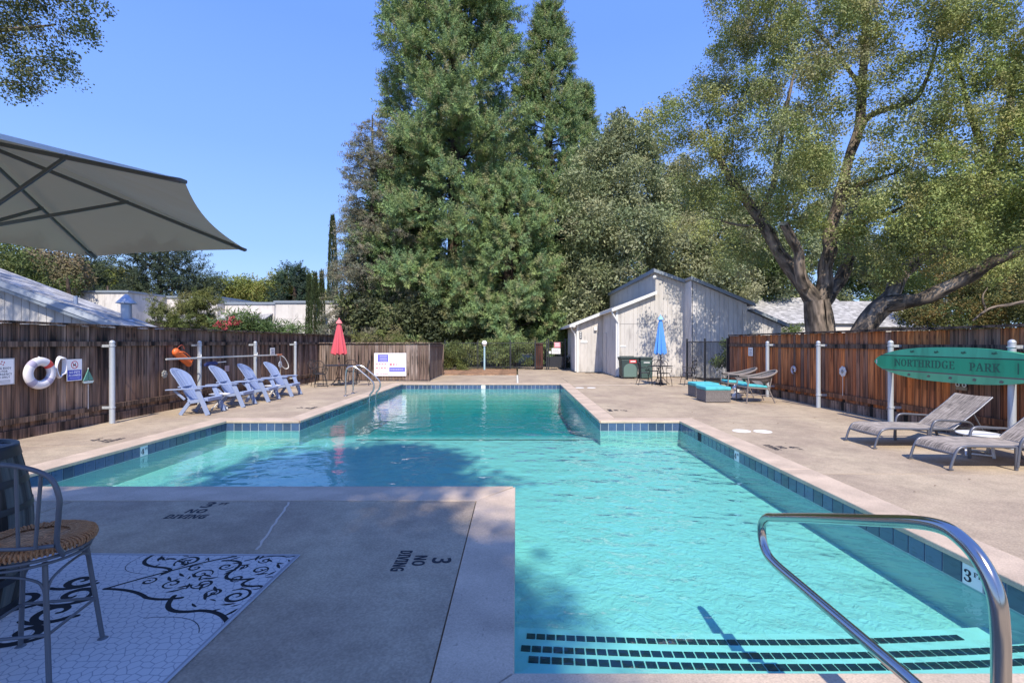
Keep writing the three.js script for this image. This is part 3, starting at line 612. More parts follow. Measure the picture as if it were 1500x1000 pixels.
conifer('redwood_tree', 'tall narrow redwood right of the largest redwood, with its tip at the top edge', [2.75, -41], 30.6, [5.2, 5.4, 5.0, 4.3, 3.7, 3.0, 2.5, 2.0, 1.3, .25], { ...RW, seed: 102, clump: .72, step: 1.05, gap: 1.25, per: 36, size: .7 });
conifer('redwood_tree', 'low broad redwood growth filling the gap above the iron fence', [-.6, -34], 13.5, [3.6, 3.8, 3.4, 2.9, 2.1, .4], { ...RW, seed: 103, clump: .8 });
conifer('redwood_tree', 'low redwood left of the largest redwood, above the red umbrella', [-8.2, -36], 17, [3.2, 3.4, 3.0, 2.6, 1.8, .3], { ...RW, seed: 104, clump: .8 });
conifer('redwood_tree', 'thin pointed treetop just right of the tall narrow redwood', [6.4, -47], 26.5, [4, 3.6, 3, 2.4, 1.5, .9, .3], { ...RW, seed: 105, clump: .55, gap: .9, size: .7 });
conifer('deodar_tree', 'dark sparse conifer with drooping branches on the left flank of the redwoods', [-10.1, -34], 17.5, [3.0, 3.1, 2.9, 2.5, 2.0, 1.4, .3], { seed: 106, step: .7, branches: 6, rise: .02, arch: .16, gap: .45, clump: .36, per: 10, flat: .5, hang: -.55, size: .62, pal: DEODARPAL, skip: .12, trunk: .35, geo: PLUMESPARSE });
conifer('dark_conifer', 'dark round topped conifer under the umbrella tip behind the white houses', [-40.5, -55], 12.8, [5.2, 5.4, 5.0, 4.6, 3.6, 1.4], { ...RW, seed: 107, size: 1.3, clump: 1.1, step: 1.1, per: 9, pal: [[.06, .085, .05], [.075, .10, .055], [.05, .07, .05]] });
conifer('dark_conifer', 'small pointed dark conifer left of the slender cypresses', [-26.5, -58], 10.6, [3.6, 3.4, 2.8, 2.2, 1.4, .2], { ...RW, seed: 108, size: 1.1, clump: .7, step: .9, per: 9, pal: [[.05, .085, .05], [.06, .09, .06]] });
conifer('dark_conifer', 'spreading dark conifer under the canopy edge on the far left', [-41, -44], 9.3, [4.8, 5.6, 5, 4, 2], { ...RW, seed: 109, size: 1.1, clump: .7, step: 1.1, per: 9, flat: .4, pal: [[.075, .095, .045], [.06, .08, .045]] });
// ---- cypress columns
function cypress(label, p, H, R, seed) {
  const t = thing('cypress_tree', label, 'tree', [p[0], 0, p[1]], 0), r = rng(seed), list = [];
  part('trunk', bar([0, 0, 0], [0, H * .9, 0], .12, .03), BARKDARK, t);
  for (let k = 0; k < H * R * 620; k++) { const y = H * r(), w = R * Math.min(1, .75 + .25 * y) * Math.pow(Math.max(0, 1 - y / H), .42) * (.75 + .35 * r()), a = r() * 6.283; list.push({ p: V(Math.cos(a) * w, y - .2, Math.sin(a) * w), q: aim(V(Math.cos(a) * .25, 1, Math.sin(a) * .25), r), s: .36 * (.6 + .6 * r()), c: tint([[.075, .105, .04], [.06, .09, .04], [.09, .12, .05]], r, .3) }); }
  cloud(t, CYPRESSPLUME, NEEDLE, list); return t;
}
cypress('shorter slender cypress, left one of the close pair', [-15.414, 2.665, -36].filter((v, i) => i !== 1), 6.8, .22, 201);
cypress('slender cypress, right and thicker one of the close pair', [-14.75, 2.65, -35.5].filter((v, i) => i !== 1), 6.7, .34, 202);
cypress('single thin cypress just left of the tallest cypress', [-14.049, 2.635, -35].filter((v, i) => i !== 1), 6.8, .24, 203);
cypress('tallest cypress, towering needle thin above the pale houses', [-15.913, 2.851, -42].filter((v, i) => i !== 1), 12.6, .5, 204);
cypress('small cypress just right of the tallest one, above the red umbrella', [-12.62, 2.635, -35].filter((v, i) => i !== 1), 5.2, .25, 205);
// ---- broad crowns: [x, y, z, r]
function leafy(name, label, cat, base, blobs, o, limbs) {
  const t = thing(name, label, cat, [0, 0, 0]);
  if (limbs) limbs.forEach(([pts, rad]) => part(pts === limbs[0][0] ? 'trunk' : 'limb', limb(pts, rad, 8), o.bark || BARKDARK, t));
  else if (base) part('trunk', limb([[base[0], 0, base[2]], [base[0] + .1, base[1] * .5, base[2]], [base[0], base[1], base[2] + .1]], [o.trunk || .25, (o.trunk || .25) * .7, .06], 8), o.bark || BARKDARK, t);
  blobCrown(t, blobs, o); return t;
}
const OLIVE = [[0.3, 0.33, 0.17], [0.34, 0.37, 0.2], [0.25, 0.29, 0.145], [0.37, 0.39, 0.22]], MIDGREEN = [[0.144, 0.2, 0.056], [0.176, 0.24, 0.064], [0.112, 0.16, 0.056]], LIME = [[0.247, 0.286, 0.065], [0.195, 0.247, 0.065], [0.273, 0.273, 0.078]];
const FAR = { geo: FINESPRAY, n: 24, size: 1.3, pal: OLIVE, vary: .35 };
leafy('grey_oak', 'tall grey green tree right of the redwoods, above the low roof', 'tree', [6.6, 12, -34.5], [
  [7.135, 15.773, -34].concat(1.5), [5.938, 14.815, -34].concat(1.6), [8.824, 15.205, -35].concat(1.6), [5.22, 12.42, -34].concat(2), [7.502, 12.496, -33.5].concat(2.2), [9.81, 12.494, -35].concat(1.8), [5.299, 9.312, -33].concat(2.3), [7.855, 9.08, -33].concat(2.4), [10.008, 9.068, -34].concat(2.2), [4.907, 6.363, -33.5].concat(2.2), [7.135, 5.956, -34].concat(2.2), [4.501, 4.04, -34].concat(1.9), [6.606, 3.62, -35].concat(2), [7.24, 17.196, -34.5].concat(.7), [8.941, 16.468, -34.5].concat(.7)], { ...FAR, seed: 301, trunk: .35 });
leafy('grey_oak', 'grey green tree standing directly behind the pool house ridge', 'tree', [12.6, 10, -38], [
  [11.934, 14.422, -37].concat(1.6), [12.976, 12.598, -37].concat(2.2), [11.673, 11.035, -37].concat(2.2), [14.018, 9.992, -37].concat(2.4), [12.03, 8.079, -36.5].concat(2.6), [14.6, 7.051, -36.5].concat(2.4), [10.631, 5.823, -37].concat(2.2), [13.237, 5.302, -37].concat(2.2), [16.363, 5.302, -37].concat(2.0)], { ...FAR, seed: 302, trunk: .35 });
leafy('grey_oak', 'mid green tree between pool house and the big oak trunk', 'tree', [19, 9, -40], [
  [17.073, 12.361, -38].concat(2.2), [18.946, 10.22, -38].concat(2.5), [17.073, 8.615, -38].concat(2.4), [20.017, 7.009, -38].concat(2.4), [18.896, 5.78, -39].concat(2.0), [22.466, 8.251, -39].concat(2.3), [22.197, 5.043, -40].concat(1.6)], { ...FAR, seed: 303, pal: [...OLIVE, ...MIDGREEN], trunk: .35 });
leafy('background_tree', 'dark dense tree behind the oak, right of its upright trunk', 'tree', [25, 8, -44], [
  [27.515, 12.209, -44].concat(2.8), [29.918, 9.544, -43].concat(2.8), [29.375, 6.012, -44].concat(2.2), [32.341, 7.727, -43].concat(2.6), [34.763, 10.756, -43].concat(3), [28.141, 5.48, -45].concat(2.0), [26.873, 17.522, -45].concat(2.6), [31.944, 14.987, -45].concat(2.8)], { ...FAR, seed: 304, pal: [...OLIVE, ...MIDGREEN], n: 20, trunk: .4 });
leafy('background_tree', 'yellowing tree low behind the right fence under the leaning limb', 'tree', [30, 6, -33], [
  [27.245, 4.257, -31].concat(1.7), [29.428, 4.694, -31].concat(1.9), [31.611, 4.257, -31].concat(1.8), [26.321, 3.218, -32].concat(1.2), [29.324, 2.902, -30].concat(1.2), [32.485, 6.004, -31].concat(1.9), [29.932, 6.756, -33].concat(2), [34.231, 4.257, -31].concat(2), [24.49, 2.957, -27].concat(1.2), [26.011, 3.337, -27].concat(1.3), [27.023, 3.118, -26.5].concat(1.3), [23.82, 3.127, -28].concat(1.0), [26.186, 4.784, -28].concat(1.3), [27.961, 4.587, -28].concat(1.3), [27.611, 3.637, -26].concat(1.4)], { ...FAR, seed: 305, n: 30, size: .85, pal: [[.17, .17, .045], [.12, .14, .04], [.10, .13, .04], [.23, .17, .05]], trunk: .3 });
leafy('background_tree', 'tall dark tree closing the view at the far right edge', 'tree', [37, 12, -38], [
  [33.397, 12.361, -38].concat(3.4), [37.144, 10.756, -38].concat(3.4), [39.82, 13.432, -38].concat(3.4), [32.079, 6.054, -39].concat(2.4), [36.473, 8.251, -39].concat(2.8), [40.318, 8.251, -39].concat(3), [30.648, 4.48, -40].concat(1.8)], { ...FAR, seed: 306, n: 22, pal: MIDGREEN, trunk: .45 });
// dark mass of lower foliage behind the hedge
leafy('background_tree', 'dark low tree between the redwoods and the pool house', 'tree', [3.6, 5, -37], [
  [1.724, 3.173, -36].concat(1.9), [3.499, 4.694, -36].concat(2), [0.206, 3.966, -36.5].concat(1.8), [3.075, 7.387, -37].concat(2), [1.251, 6.344, -37].concat(2), [4.259, 2.665, -36].concat(1.6)], { ...FAR, geo: BUSHSPRAY, seed: 307, pal: MIDGREEN });
leafy('background_tree', 'dark bushy tree between red umbrella and the biggest redwood', 'tree', [-9, 4, -33], [
  [-10.186, 3.668, -32].concat(1.6), [-8.834, 2.992, -32].concat(1.5), [-7.141, 3.244, -32.5].concat(1.5), [-5.392, 3.037, -33].concat(1.6), [-3.068, 2.805, -33].concat(1.5), [-1.208, 2.573, -33].concat(1.4)], { ...FAR, geo: BUSHSPRAY, seed: 308, pal: [[.10, .12, .05], [.13, .15, .06], [.08, .10, .05]] });
// trees on the left behind the houses
leafy('background_tree', 'light green leafy tree behind the shingle roof at the left edge', 'tree', [-24, 5, -26], [
  [-26.268, 5.494, -25].concat(1.2), [-25.211, 4.965, -25].concat(1.3), [-27.324, 5.142, -25].concat(1.6), [-25.121, 4.553, -26].concat(1.2), [-26.092, 4.085, -25].concat(1.3), [-26.952, 6.384, -26].concat(1.0)], { ...FAR, seed: 311, pal: [[.13, .17, .045], [.16, .19, .06]], size: .9, n: 24 });
leafy('background_tree', 'tan and green drooping tree under the canopy corner', 'tree', [-32, 6, -38], [
  [-34.53, 7.229, -36].concat(1.8), [-35.29, 5.708, -36].concat(1.6), [-33.262, 6.215, -36].concat(1.5), [-36.531, 7.647, -37].concat(1.6)], { ...FAR, seed: 312, pal: [[.24, .19, .11], [.14, .15, .06], [.2, .17, .08]], hang: true });
leafy('background_tree', 'bright yellow green tree between canopy corner and dark conifer', 'tree', [-44, 5, -54], [
  [-44.749, 8.288, -52].concat(2), [-43.285, 7.922, -52].concat(2), [-47.476, 8.044, -53].concat(2), [-42.624, 7.671, -53].concat(1.7), [-44.117, 9.015, -53].concat(1.4)], { ...FAR, seed: 313, pal: LIME, n: 18, size: 1.4 });
leafy('background_tree', 'low yellow green trees showing over the middle of the pale houses', 'tree', [-36, 4, -62], [
  [-39.38, 7.465, -60].concat(2.4), [-36.845, 7.635, -60].concat(2.2), [-34.31, 7.804, -60].concat(2.4), [-32.197, 7.635, -60].concat(2.4), [-30.507, 7.296, -60].concat(2)], { ...FAR, seed: 314, pal: LIME, n: 16, size: 1.5 });
leafy('background_tree', 'yellow green tree directly behind the small pointed conifer', 'tree', [-29, 6, -63], [
  [-29.239, 8.48, -60].concat(2), [-27.972, 8.057, -60].concat(2), [-26.72, 8.165, -61].concat(1.8), [-23.746, 6.789, -60].concat(1.6), [-25.437, 7.465, -60].concat(1.6)], { ...FAR, seed: 315, pal: LIME, n: 16, size: 1.5 });
// shrubs
leafy('juniper_bush', 'spreading yellow green juniper in front of the pale houses', 'bush', [-20, 2.5, -31], [
  [-21.169, 3.536, -30].concat(1.0), [-20.113, 3.958, -30].concat(1.1), [-19.268, 3.747, -30].concat(1.0), [-21.803, 2.987, -30].concat(.8), [-19.056, 4.508, -30].concat(.6), [-20.113, 2.902, -30].concat(1.1), [-18.634, 2.987, -30].concat(.7), [-22.141, 3.832, -30].concat(.35), [-22.268, 4.17, -30].concat(.25)], { geo: PLUME, mat: NEEDLE, n: 110, size: .5, pal: [[.17, .19, .06], [.13, .16, .05], [.2, .2, .08]], vary: .3, seed: 321 }).children[1].name = 'foliage';
{
  const t = leafy('oleander_bush', 'long leaved oleander bush with pink red flowers above the left fence', 'bush', null, [
    [-13.893, 2.361, -24].concat(.5), [-13.048, 2.361, -24].concat(.55), [-12.203, 2.294, -24].concat(.5), [-11.527, 2.158, -24].concat(.45), [-14.4, 2.226, -24].concat(.4), [-10.851, 2.023, -24].concat(.4), [-13.318, 2.699, -24].concat(.3)], { geo: BLADESPRAY, n: 110, size: .75, pal: [[.10, .16, .05], [.13, .19, .06]], vary: .3, seed: 322 });
  const r = rng(5), list = [];
  for (let k = 0; k < 26; k++) { const c = [-13.828, 2.547, -23.6], q = [(r() - .5) * 1.1, (r() - .3) * .32, r() * .4]; if (r() < .25) { q[0] -= .45; q[1] -= .3; } list.push({ p: V(c[0] + q[0], c[1] + q[1], c[2] + q[2]), q: spin(r), s: .2, c: [.62, .10, .12] }); }
  cloud(t, leafSpray(12, .4, .3, 44), LEAF, list, 'blossom');
}
leafy('round_shrub', 'broad light green shrub mound above the board screen', 'bush', [-6.3, 1, -25.5], [[-7.606, 1.62, -25].concat(.7), [-6.725, 1.726, -25].concat(.8), [-5.845, 1.656, -25].concat(.7), [-8.476, 1.622, -25.5].concat(.6), [-5.172, 1.442, -25.5].concat(.4)], { geo: PLUME, mat: NEEDLE, n: 120, size: .38, pal: [[.20, .22, .07], [.16, .19, .06], [.22, .2, .09]], vary: .3, seed: 323 });
{
  const hedge = (label, list, seed, pal) => leafy('hedge', label, 'hedge', null, list, { geo: BUSHSPRAY, n: 150, size: .42, pal, vary: .3, seed });
  const row = (x0, x1, z, h) => { const o = [], r = rng(Math.round(x0 * 7 + 90)); for (let x = x0; x <= x1; x += .55) { o.push([x, h - .45 + (r() - .5) * .15, z + (r() - .5) * .2, .52]); o.push([x + .2, h * .42 + (r() - .5) * .2, z, .55, .6]); } return o; };
  hedge('clipped hedge behind the iron fence, between lamp post and gate', row(-1.8, 1.0, -28.75, 1.72), 331, [[.24, .30, .11], [.20, .26, .09]]);
  hedge('clipped hedge behind the iron fence, left of the lamp post', row(-4.0, -2.0, -28.75, 1.7), 332, [[.24, .29, .10], [.27, .30, .11], [.20, .26, .09]]);
  leafy('round_shrub', 'light green shrub beside the return of the board screen', 'bush', null, [[-3.512, 0.933, -27.4].concat(.75), [-3.705, 0.392, -27.4].concat(.5), [-3.115, 0.281, -27.3].concat(.5)], { geo: BUSHSPRAY, n: 190, size: .36, pal: [[.17, .19, .055], [.13, .16, .05]], vary: .3, seed: 333 });
  leafy('small_bush', 'dark small bush at the foot of the pool house beside the gate', 'bush', null, [[2.87, 0.235, -28.3].concat(.4), [2.96, 0.59, -28.4].concat(.3)], { geo: BUSHSPRAY, n: 200, size: .3, pal: [[.03, .045, .025], [.04, .05, .03]], vary: .3, seed: 334 });
  leafy('small_bush', 'leafy shrub behind the short picket fence', 'bush', null, [[8.318, 1.061, -19.3].concat(.42), [8.372, 1.468, -19.3].concat(.25), [8.209, 0.735, -19.3].concat(.35)], { geo: BUSHSPRAY, n: 220, size: .34, pal: MIDGREEN, vary: .3, seed: 335 });
  leafy('small_bush', 'grass green clipped bush behind the end of the right fence', 'bush', null, [[16.859, 2.268, -30].concat(.6), [17.408, 2.311, -30].concat(.5)], { geo: BUSHSPRAY, n: 150, size: .35, pal: MIDGREEN, vary: .3, seed: 336 });
}
// ---- the big oak beyond the right fence
{
  const o = thing('oak_tree', 'huge spreading oak with forked trunk behind the right fence', 'tree', [0, 0, 0]);
  const D = (p, w) => part('limb', limb(p, w, 10, 6), BARK, o);
  part('trunk', limb([[11.383, -1.949, -18], [11.358, 1.094, -18], [11.256, 2.361, -18], [11.155, 3.122, -18]], [.68, .54, .48, .44], 14, 6), BARK, o);
  D([[11.18, 2.995, -18], [10.784, 3.615, -18.1], [10.413, 4.308, -18.3], [10.032, 5.015, -18.5], [9.666, 5.922, -18.7], [9.206, 6.902, -19], [8.518, 8.067, -19.2], [7.992, 9.08, -19.3], [7.584, 10.303, -19.3]], [.33, .27, .24, .21, .19, .16, .13, .08, .03]);
  const stub = D([[10.58, 3.606, -17.8], [10.312, 4.202, -17.6], [10.204, 4.828, -17.5], [9.901, 5.275, -17.4], [9.576, 5.79, -17.3]], [.24, .19, .17, .16, .15]);
  part('cut_end', at(new THREE.CircleGeometry(.155, 14), ...[9.555, 5.809, -17.28], -.9, -.4, 0), mat([.55, .42, .25], .9), stub, 'pale sawn end of a limb');
  D([[11.332, 3.122, -18], [11.485, 3.756, -18], [11.485, 4.389, -18], [11.687, 5.023, -18], [11.701, 5.552, -18.1], [12.099, 6.728, -18.2], [12.578, 8.509, -18.3], [13.01, 9.636, -18.4], [13.237, 11.504, -18.5], [13.413, 14.177, -18.6], [13.256, 16.273, -18.6]], [.30, .25, .22, .20, .17, .17, .16, .14, .12, .07, .03]);
  D([[11.446, 3.08, -18.1], [11.921, 3.416, -18.4], [12.683, 4.171, -18.8], [13.113, 5.109, -19], [13.17, 6.201, -19.2], [13.897, 7.647, -19.5]], [.30, .24, .22, .18, .15, .06]);
  D([[11.727, 5.374, -18.1], [11.998, 5.69, -17.6], [12.355, 5.86, -17], [12.797, 5.985, -16.4], [13.161, 6.327, -16]], [.13, .12, .09, .06, .03]);
  D([[12.854, 9.247, -18.4], [13.3, 10.056, -18.3], [14.073, 10.368, -18.2], [14.806, 10.575, -18], [15.143, 11.378, -17.8], [15.257, 12.444, -17.5]], [.13, .12, .10, .08, .06, .03]);
  D([[13.185, 11.243, -18.5], [12.279, 12.111, -18.2], [11.256, 13.009, -18], [10.379, 13.634, -17.8]], [.08, .07, .05, .02]);
  D([[9.374, 6.422, -18.8], [9.692, 7.303, -18.4], [9.519, 8.293, -17.6], [9.212, 9.312, -16.6], [9.505, 10.892, -16.5]], [.13, .11, .09, .07, .03]);
  D([[9.587, 6.08, -18.7], [8.804, 6.153, -19], [7.76, 6.578, -19.4]], [.06, .05, .02]);
  D([[12.099, 6.728, -18.2], [12.617, 7.351, -17.6], [13.025, 7.392, -17], [13.537, 7.676, -16.6]], [.10, .08, .06, .02]);
  const r = rng(401), L = [];
  const B = [[6.289, 10.119, -19.5].concat(1.2), [5.823, 10.806, -19.5].concat(.75), [7.525, 9.432, -19.5].concat(1.5), [7.937, 11.218, -19.5].concat(1.45), [8.404, 12.454, -19.5].concat(1.3), [8.761, 13.827, -19.5].concat(1.2), [9.224, 12.155, -18.5].concat(1.5), [9.607, 14.181, -19].concat(1.5), [9.224, 10.201, -18.5].concat(1.5), [8.804, 8.561, -19].concat(1.5), [8.879, 8.018, -16].concat(1.4), [9.621, 9.846, -16.5].concat(1.5), [9.793, 11.894, -17].concat(1.4), [9.958, 13.923, -17.5].concat(1.5), [11.313, 12.691, -17.5].concat(1.5), [11.362, 10.804, -17.2].concat(1.3), [10.506, 8.696, -16.8].concat(1.3), [9.909, 7.024, -16.4].concat(1.2), [9.482, 7.051, -18].concat(1.1), [11.763, 14.277, -18].concat(1.5), [13.039, 13.184, -17.5].concat(1.5, .8), [13.388, 11.754, -17.8].concat(1.2, .8), [13.025, 9.619, -17].concat(1.1, .8), [12.176, 7.638, -17.5].concat(1.0, .8), [11.469, 5.908, -17].concat(.9, .8), [10.152, 5.908, -17].concat(.9, .8), [12.307, 5.189, -17].concat(.9), [12.41, 6.244, -16.5].concat(1.1), [12.719, 7.793, -16.6].concat(1.0, .8), [7.437, 7.663, -20].concat(1.0), [8.349, 7.098, -19.5].concat(1.1), [10.266, 5.511, -18.5].concat(.9, .7), [13.538, 14.784, -18].concat(1.6), [8.232, 14.416, -17.5].concat(1.5), [14.223, 12.612, -17].concat(1.4, .8), [14.122, 10.481, -16.6].concat(1.2, .8), [13.667, 8.669, -16.2].concat(1.2, .8), [13.161, 6.891, -16].concat(1.2), [6.618, 6.032, -18.5].concat(.9, .8), [8.135, 5.35, -19].concat(1.0, .8), [9.448, 4.901, -19.5].concat(1.0, .7), [13.293, 5.175, -19.5].concat(1.0, .8), [14.117, 4.351, -19.5].concat(.9, .8)];
  blobCrown(o, B, { geo: OAKSPRAY, n: 54, size: .62, pal: [[.34, .38, .13], [.30, .345, .115], [.39, .41, .16], [.26, .305, .105], [.33, .33, .17]], vary: .35, seed: 402, flat: .9 });

  const p = thing('oak_tree', 'leaning oak whose thick limb sweeps up to the right edge', 'tree', [0, 0, 0]);
  part('trunk', limb([[11.589, -1.754, -17], [11.948, 1.119, -17], [12.259, 2.125, -17], [12.666, 2.675, -17], [12.919, 2.946, -16.8]], [.48, .43, .40, .37, .32], 12, 6), BARK, p);
  const E = (q, w) => part('limb', limb(q, w, 10, 6), BARK, p);
  E([[12.872, 2.875, -16.8], [13.223, 2.944, -16.5], [13.553, 3.01, -16.2], [14.109, 3.375, -15.8], [14.511, 3.719, -15.4], [14.873, 4.127, -15], [15.299, 4.388, -14.6], [15.854, 4.744, -14]], [.29, .23, .22, .205, .19, .165, .14, .10]);
  E([[12.758, 2.788, -16.9], [13.372, 3.294, -17.2], [13.773, 3.927, -17.4], [14.601, 4.574, -17.6], [15.716, 5.318, -17.6], [16.366, 6.036, -17.5], [16.91, 7.447, -17.3], [17.215, 9.26, -17], [17.575, 11.654, -17]], [.28, .25, .23, .17, .18, .19, .16, .11, .05]);
  E([[16.489, 6.085, -17.5], [14.941, 5.668, -17], [13.654, 5.221, -16.6]], [.1, .07, .02]);
  E([[16.518, 6.5, -17.4], [16.694, 6.624, -16.6], [16.992, 6.778, -16]], [.15, .12, .08]);
  E([[17.032, 7.69, -17.3], [15.948, 8.933, -16.8], [15.222, 9.912, -16.4], [14.694, 11.179, -16.2]], [.12, .1, .07, .03]);
  const C = [[14.738, 12.187, -16].concat(1.4, .8), [15.587, 11.199, -15.5].concat(1.4, .8), [14.776, 10.273, -15.8].concat(1.3, .8), [15.806, 9.453, -15.5].concat(1.3, .8), [14.277, 8.361, -15.5].concat(1.3), [15.072, 7.694, -15.2].concat(1.4), [15.718, 7.719, -15].concat(1.4), [13.68, 6.945, -15.2].concat(1.2), [14.451, 6.029, -15].concat(1.2, .8), [15.094, 5.909, -14.6].concat(1.2), [12.972, 5.606, -15].concat(1.2), [13.551, 4.984, -14.6].concat(1.0, .8), [12.612, 5.329, -15.6].concat(1.0), [12.996, 4.265, -15.8].concat(.8), [12.259, 4.299, -16].concat(.8, .8), [14.477, 4.778, -14.6].concat(.9, .8), [16.141, 10.888, -15].concat(1.5), [16.327, 8.788, -14.6].concat(1.5), [15.854, 6.322, -14].concat(1.5), [15.414, 13.313, -16].concat(1.6), [16.461, 12.946, -15.5].concat(1.5), [14.501, 13.216, -16.5].concat(1.3), [15.566, 5.15, -18].concat(1.0, .8), [17.301, 4.859, -18.5].concat(1.0, .8), [15.093, 3.878, -19].concat(.8, .8), [18.604, 4.208, -18.5].concat(1.0, .7), [15.718, 5.395, -15].concat(1.2)];
  blobCrown(p, C, { geo: OAKSPRAY, n: 60, size: .58, pal: [[.35, .40, .125], [.31, .365, .11], [.40, .42, .15], [.27, .315, .10], [.33, .33, .12]], vary: .35, seed: 403, flat: .9 });
  E([[18.845, 2.451, -20], [19.549, 2.958, -20], [20.394, 3.127, -20], [21.239, 3.296, -20]], [.03, .05, .06, .07]);
  E([[19.408, 2.874, -20], [19.268, 3.437, -20], [19.493, 3.86, -20]], [.04, .03, .01]);
}
// ---- tree at the left whose twigs hang into the top corner
leafy('overhanging_tree', 'leafy branch ends hanging into the top left corner of the sky', 'tree', null, [
  [-8.293, 6.868, -8].concat(.62), [-7.842, 7.037, -8].concat(.55), [-7.279, 6.925, -8].concat(.42), [-7.054, 6.643, -8].concat(.24), [-8.011, 6.418, -8].concat(.5), [-8.406, 6.249, -8].concat(.5), [-7.712, 6.307, -8.1].concat(.35), [-7.484, 5.999, -8.1].concat(.2), [-8.18, 5.832, -8].concat(.28), [-8.462, 5.967, -8].concat(.4), [-7.119, 5.931, -8.1].concat(.06), [-6.828, 7.037, -8].concat(.2), [-8.969, 6.53, -8].concat(.8), [-9.194, 7.206, -8].concat(.9), [-8.406, 7.432, -8].concat(.7), [-7.617, 7.432, -8].concat(.5), [-12.2, 9, -5.9, 1.6], [-14.2, 9.5, -5.5, 1.8], [-10.6, 8.2, -6.4, .9]],
  { geo: OAKSPRAY, n: 95, size: .34, pal: [[.12, .15, .05], [.10, .13, .045], [.14, .15, .06]], vary: .35, seed: 411, bark: BARK },
  [[[[-11.8, 0, -8.3], [-11.6, 2.5, -8.2], [-11.2, 4.8, -8.1], [-10.6, 6.2, -8]], [.3, .24, .18, .12]], [[[-10.7, 6.1, -8], [-9.6, 6.6, -8], [-8.6, 6.7, -8], [-7.6, 6.8, -8]], [.1, .06, .035, .012]], [[[-10.4, 6.0, -8], [-9.4, 5.9, -8], [-8.7, 5.85, -8], [-8.2, 5.9, -8.1]], [.08, .04, .02, .008]]]);
// ---- broad tree behind the viewer that shades the near patio
leafy('shade_tree', 'broad leafy tree standing behind the viewpoint, shading the near patio', 'tree', null, [
  [-1.9, 15.06, 6.19, 2.0], [-1.14, 14.46, 4.09, 1.4], [-2.25, 15.78, 8.29, 1.5], [-0.93, 14.7, 7.49, 1.5], [-0.56, 14.3, 5.55, 1.1], [-0.05, 15.81, 10.11, 1.4], [0.42, 18.13, 12.96, 1.4], [-1.52, 17.6, 11.72, 1.9], [-3.53, 17.44, 12.18, 2.1], [-1.51, 15.0, 11.34, 2.0], [0.9, 16.42, 12.42, 1.2]],
  { geo: BUSHSPRAY, n: 60, size: .9, pal: MIDGREEN, vary: .3, seed: 421, bark: BARK },
  [[[[-1.6, 0, 11.5], [-1.5, 6, 11.3], [-1.4, 11, 11], [-1.5, 17, 10]], [.5, .4, .3, .08]], [[[-1.4, 11, 11], [-.6, 13, 12.5], [0, 14.5, 13]], [.2, .14, .05]], [[[-1.4, 10, 11], [-2.4, 13, 9.5], [-3, 15.5, 8.5]], [.2, .14, .05]]]);

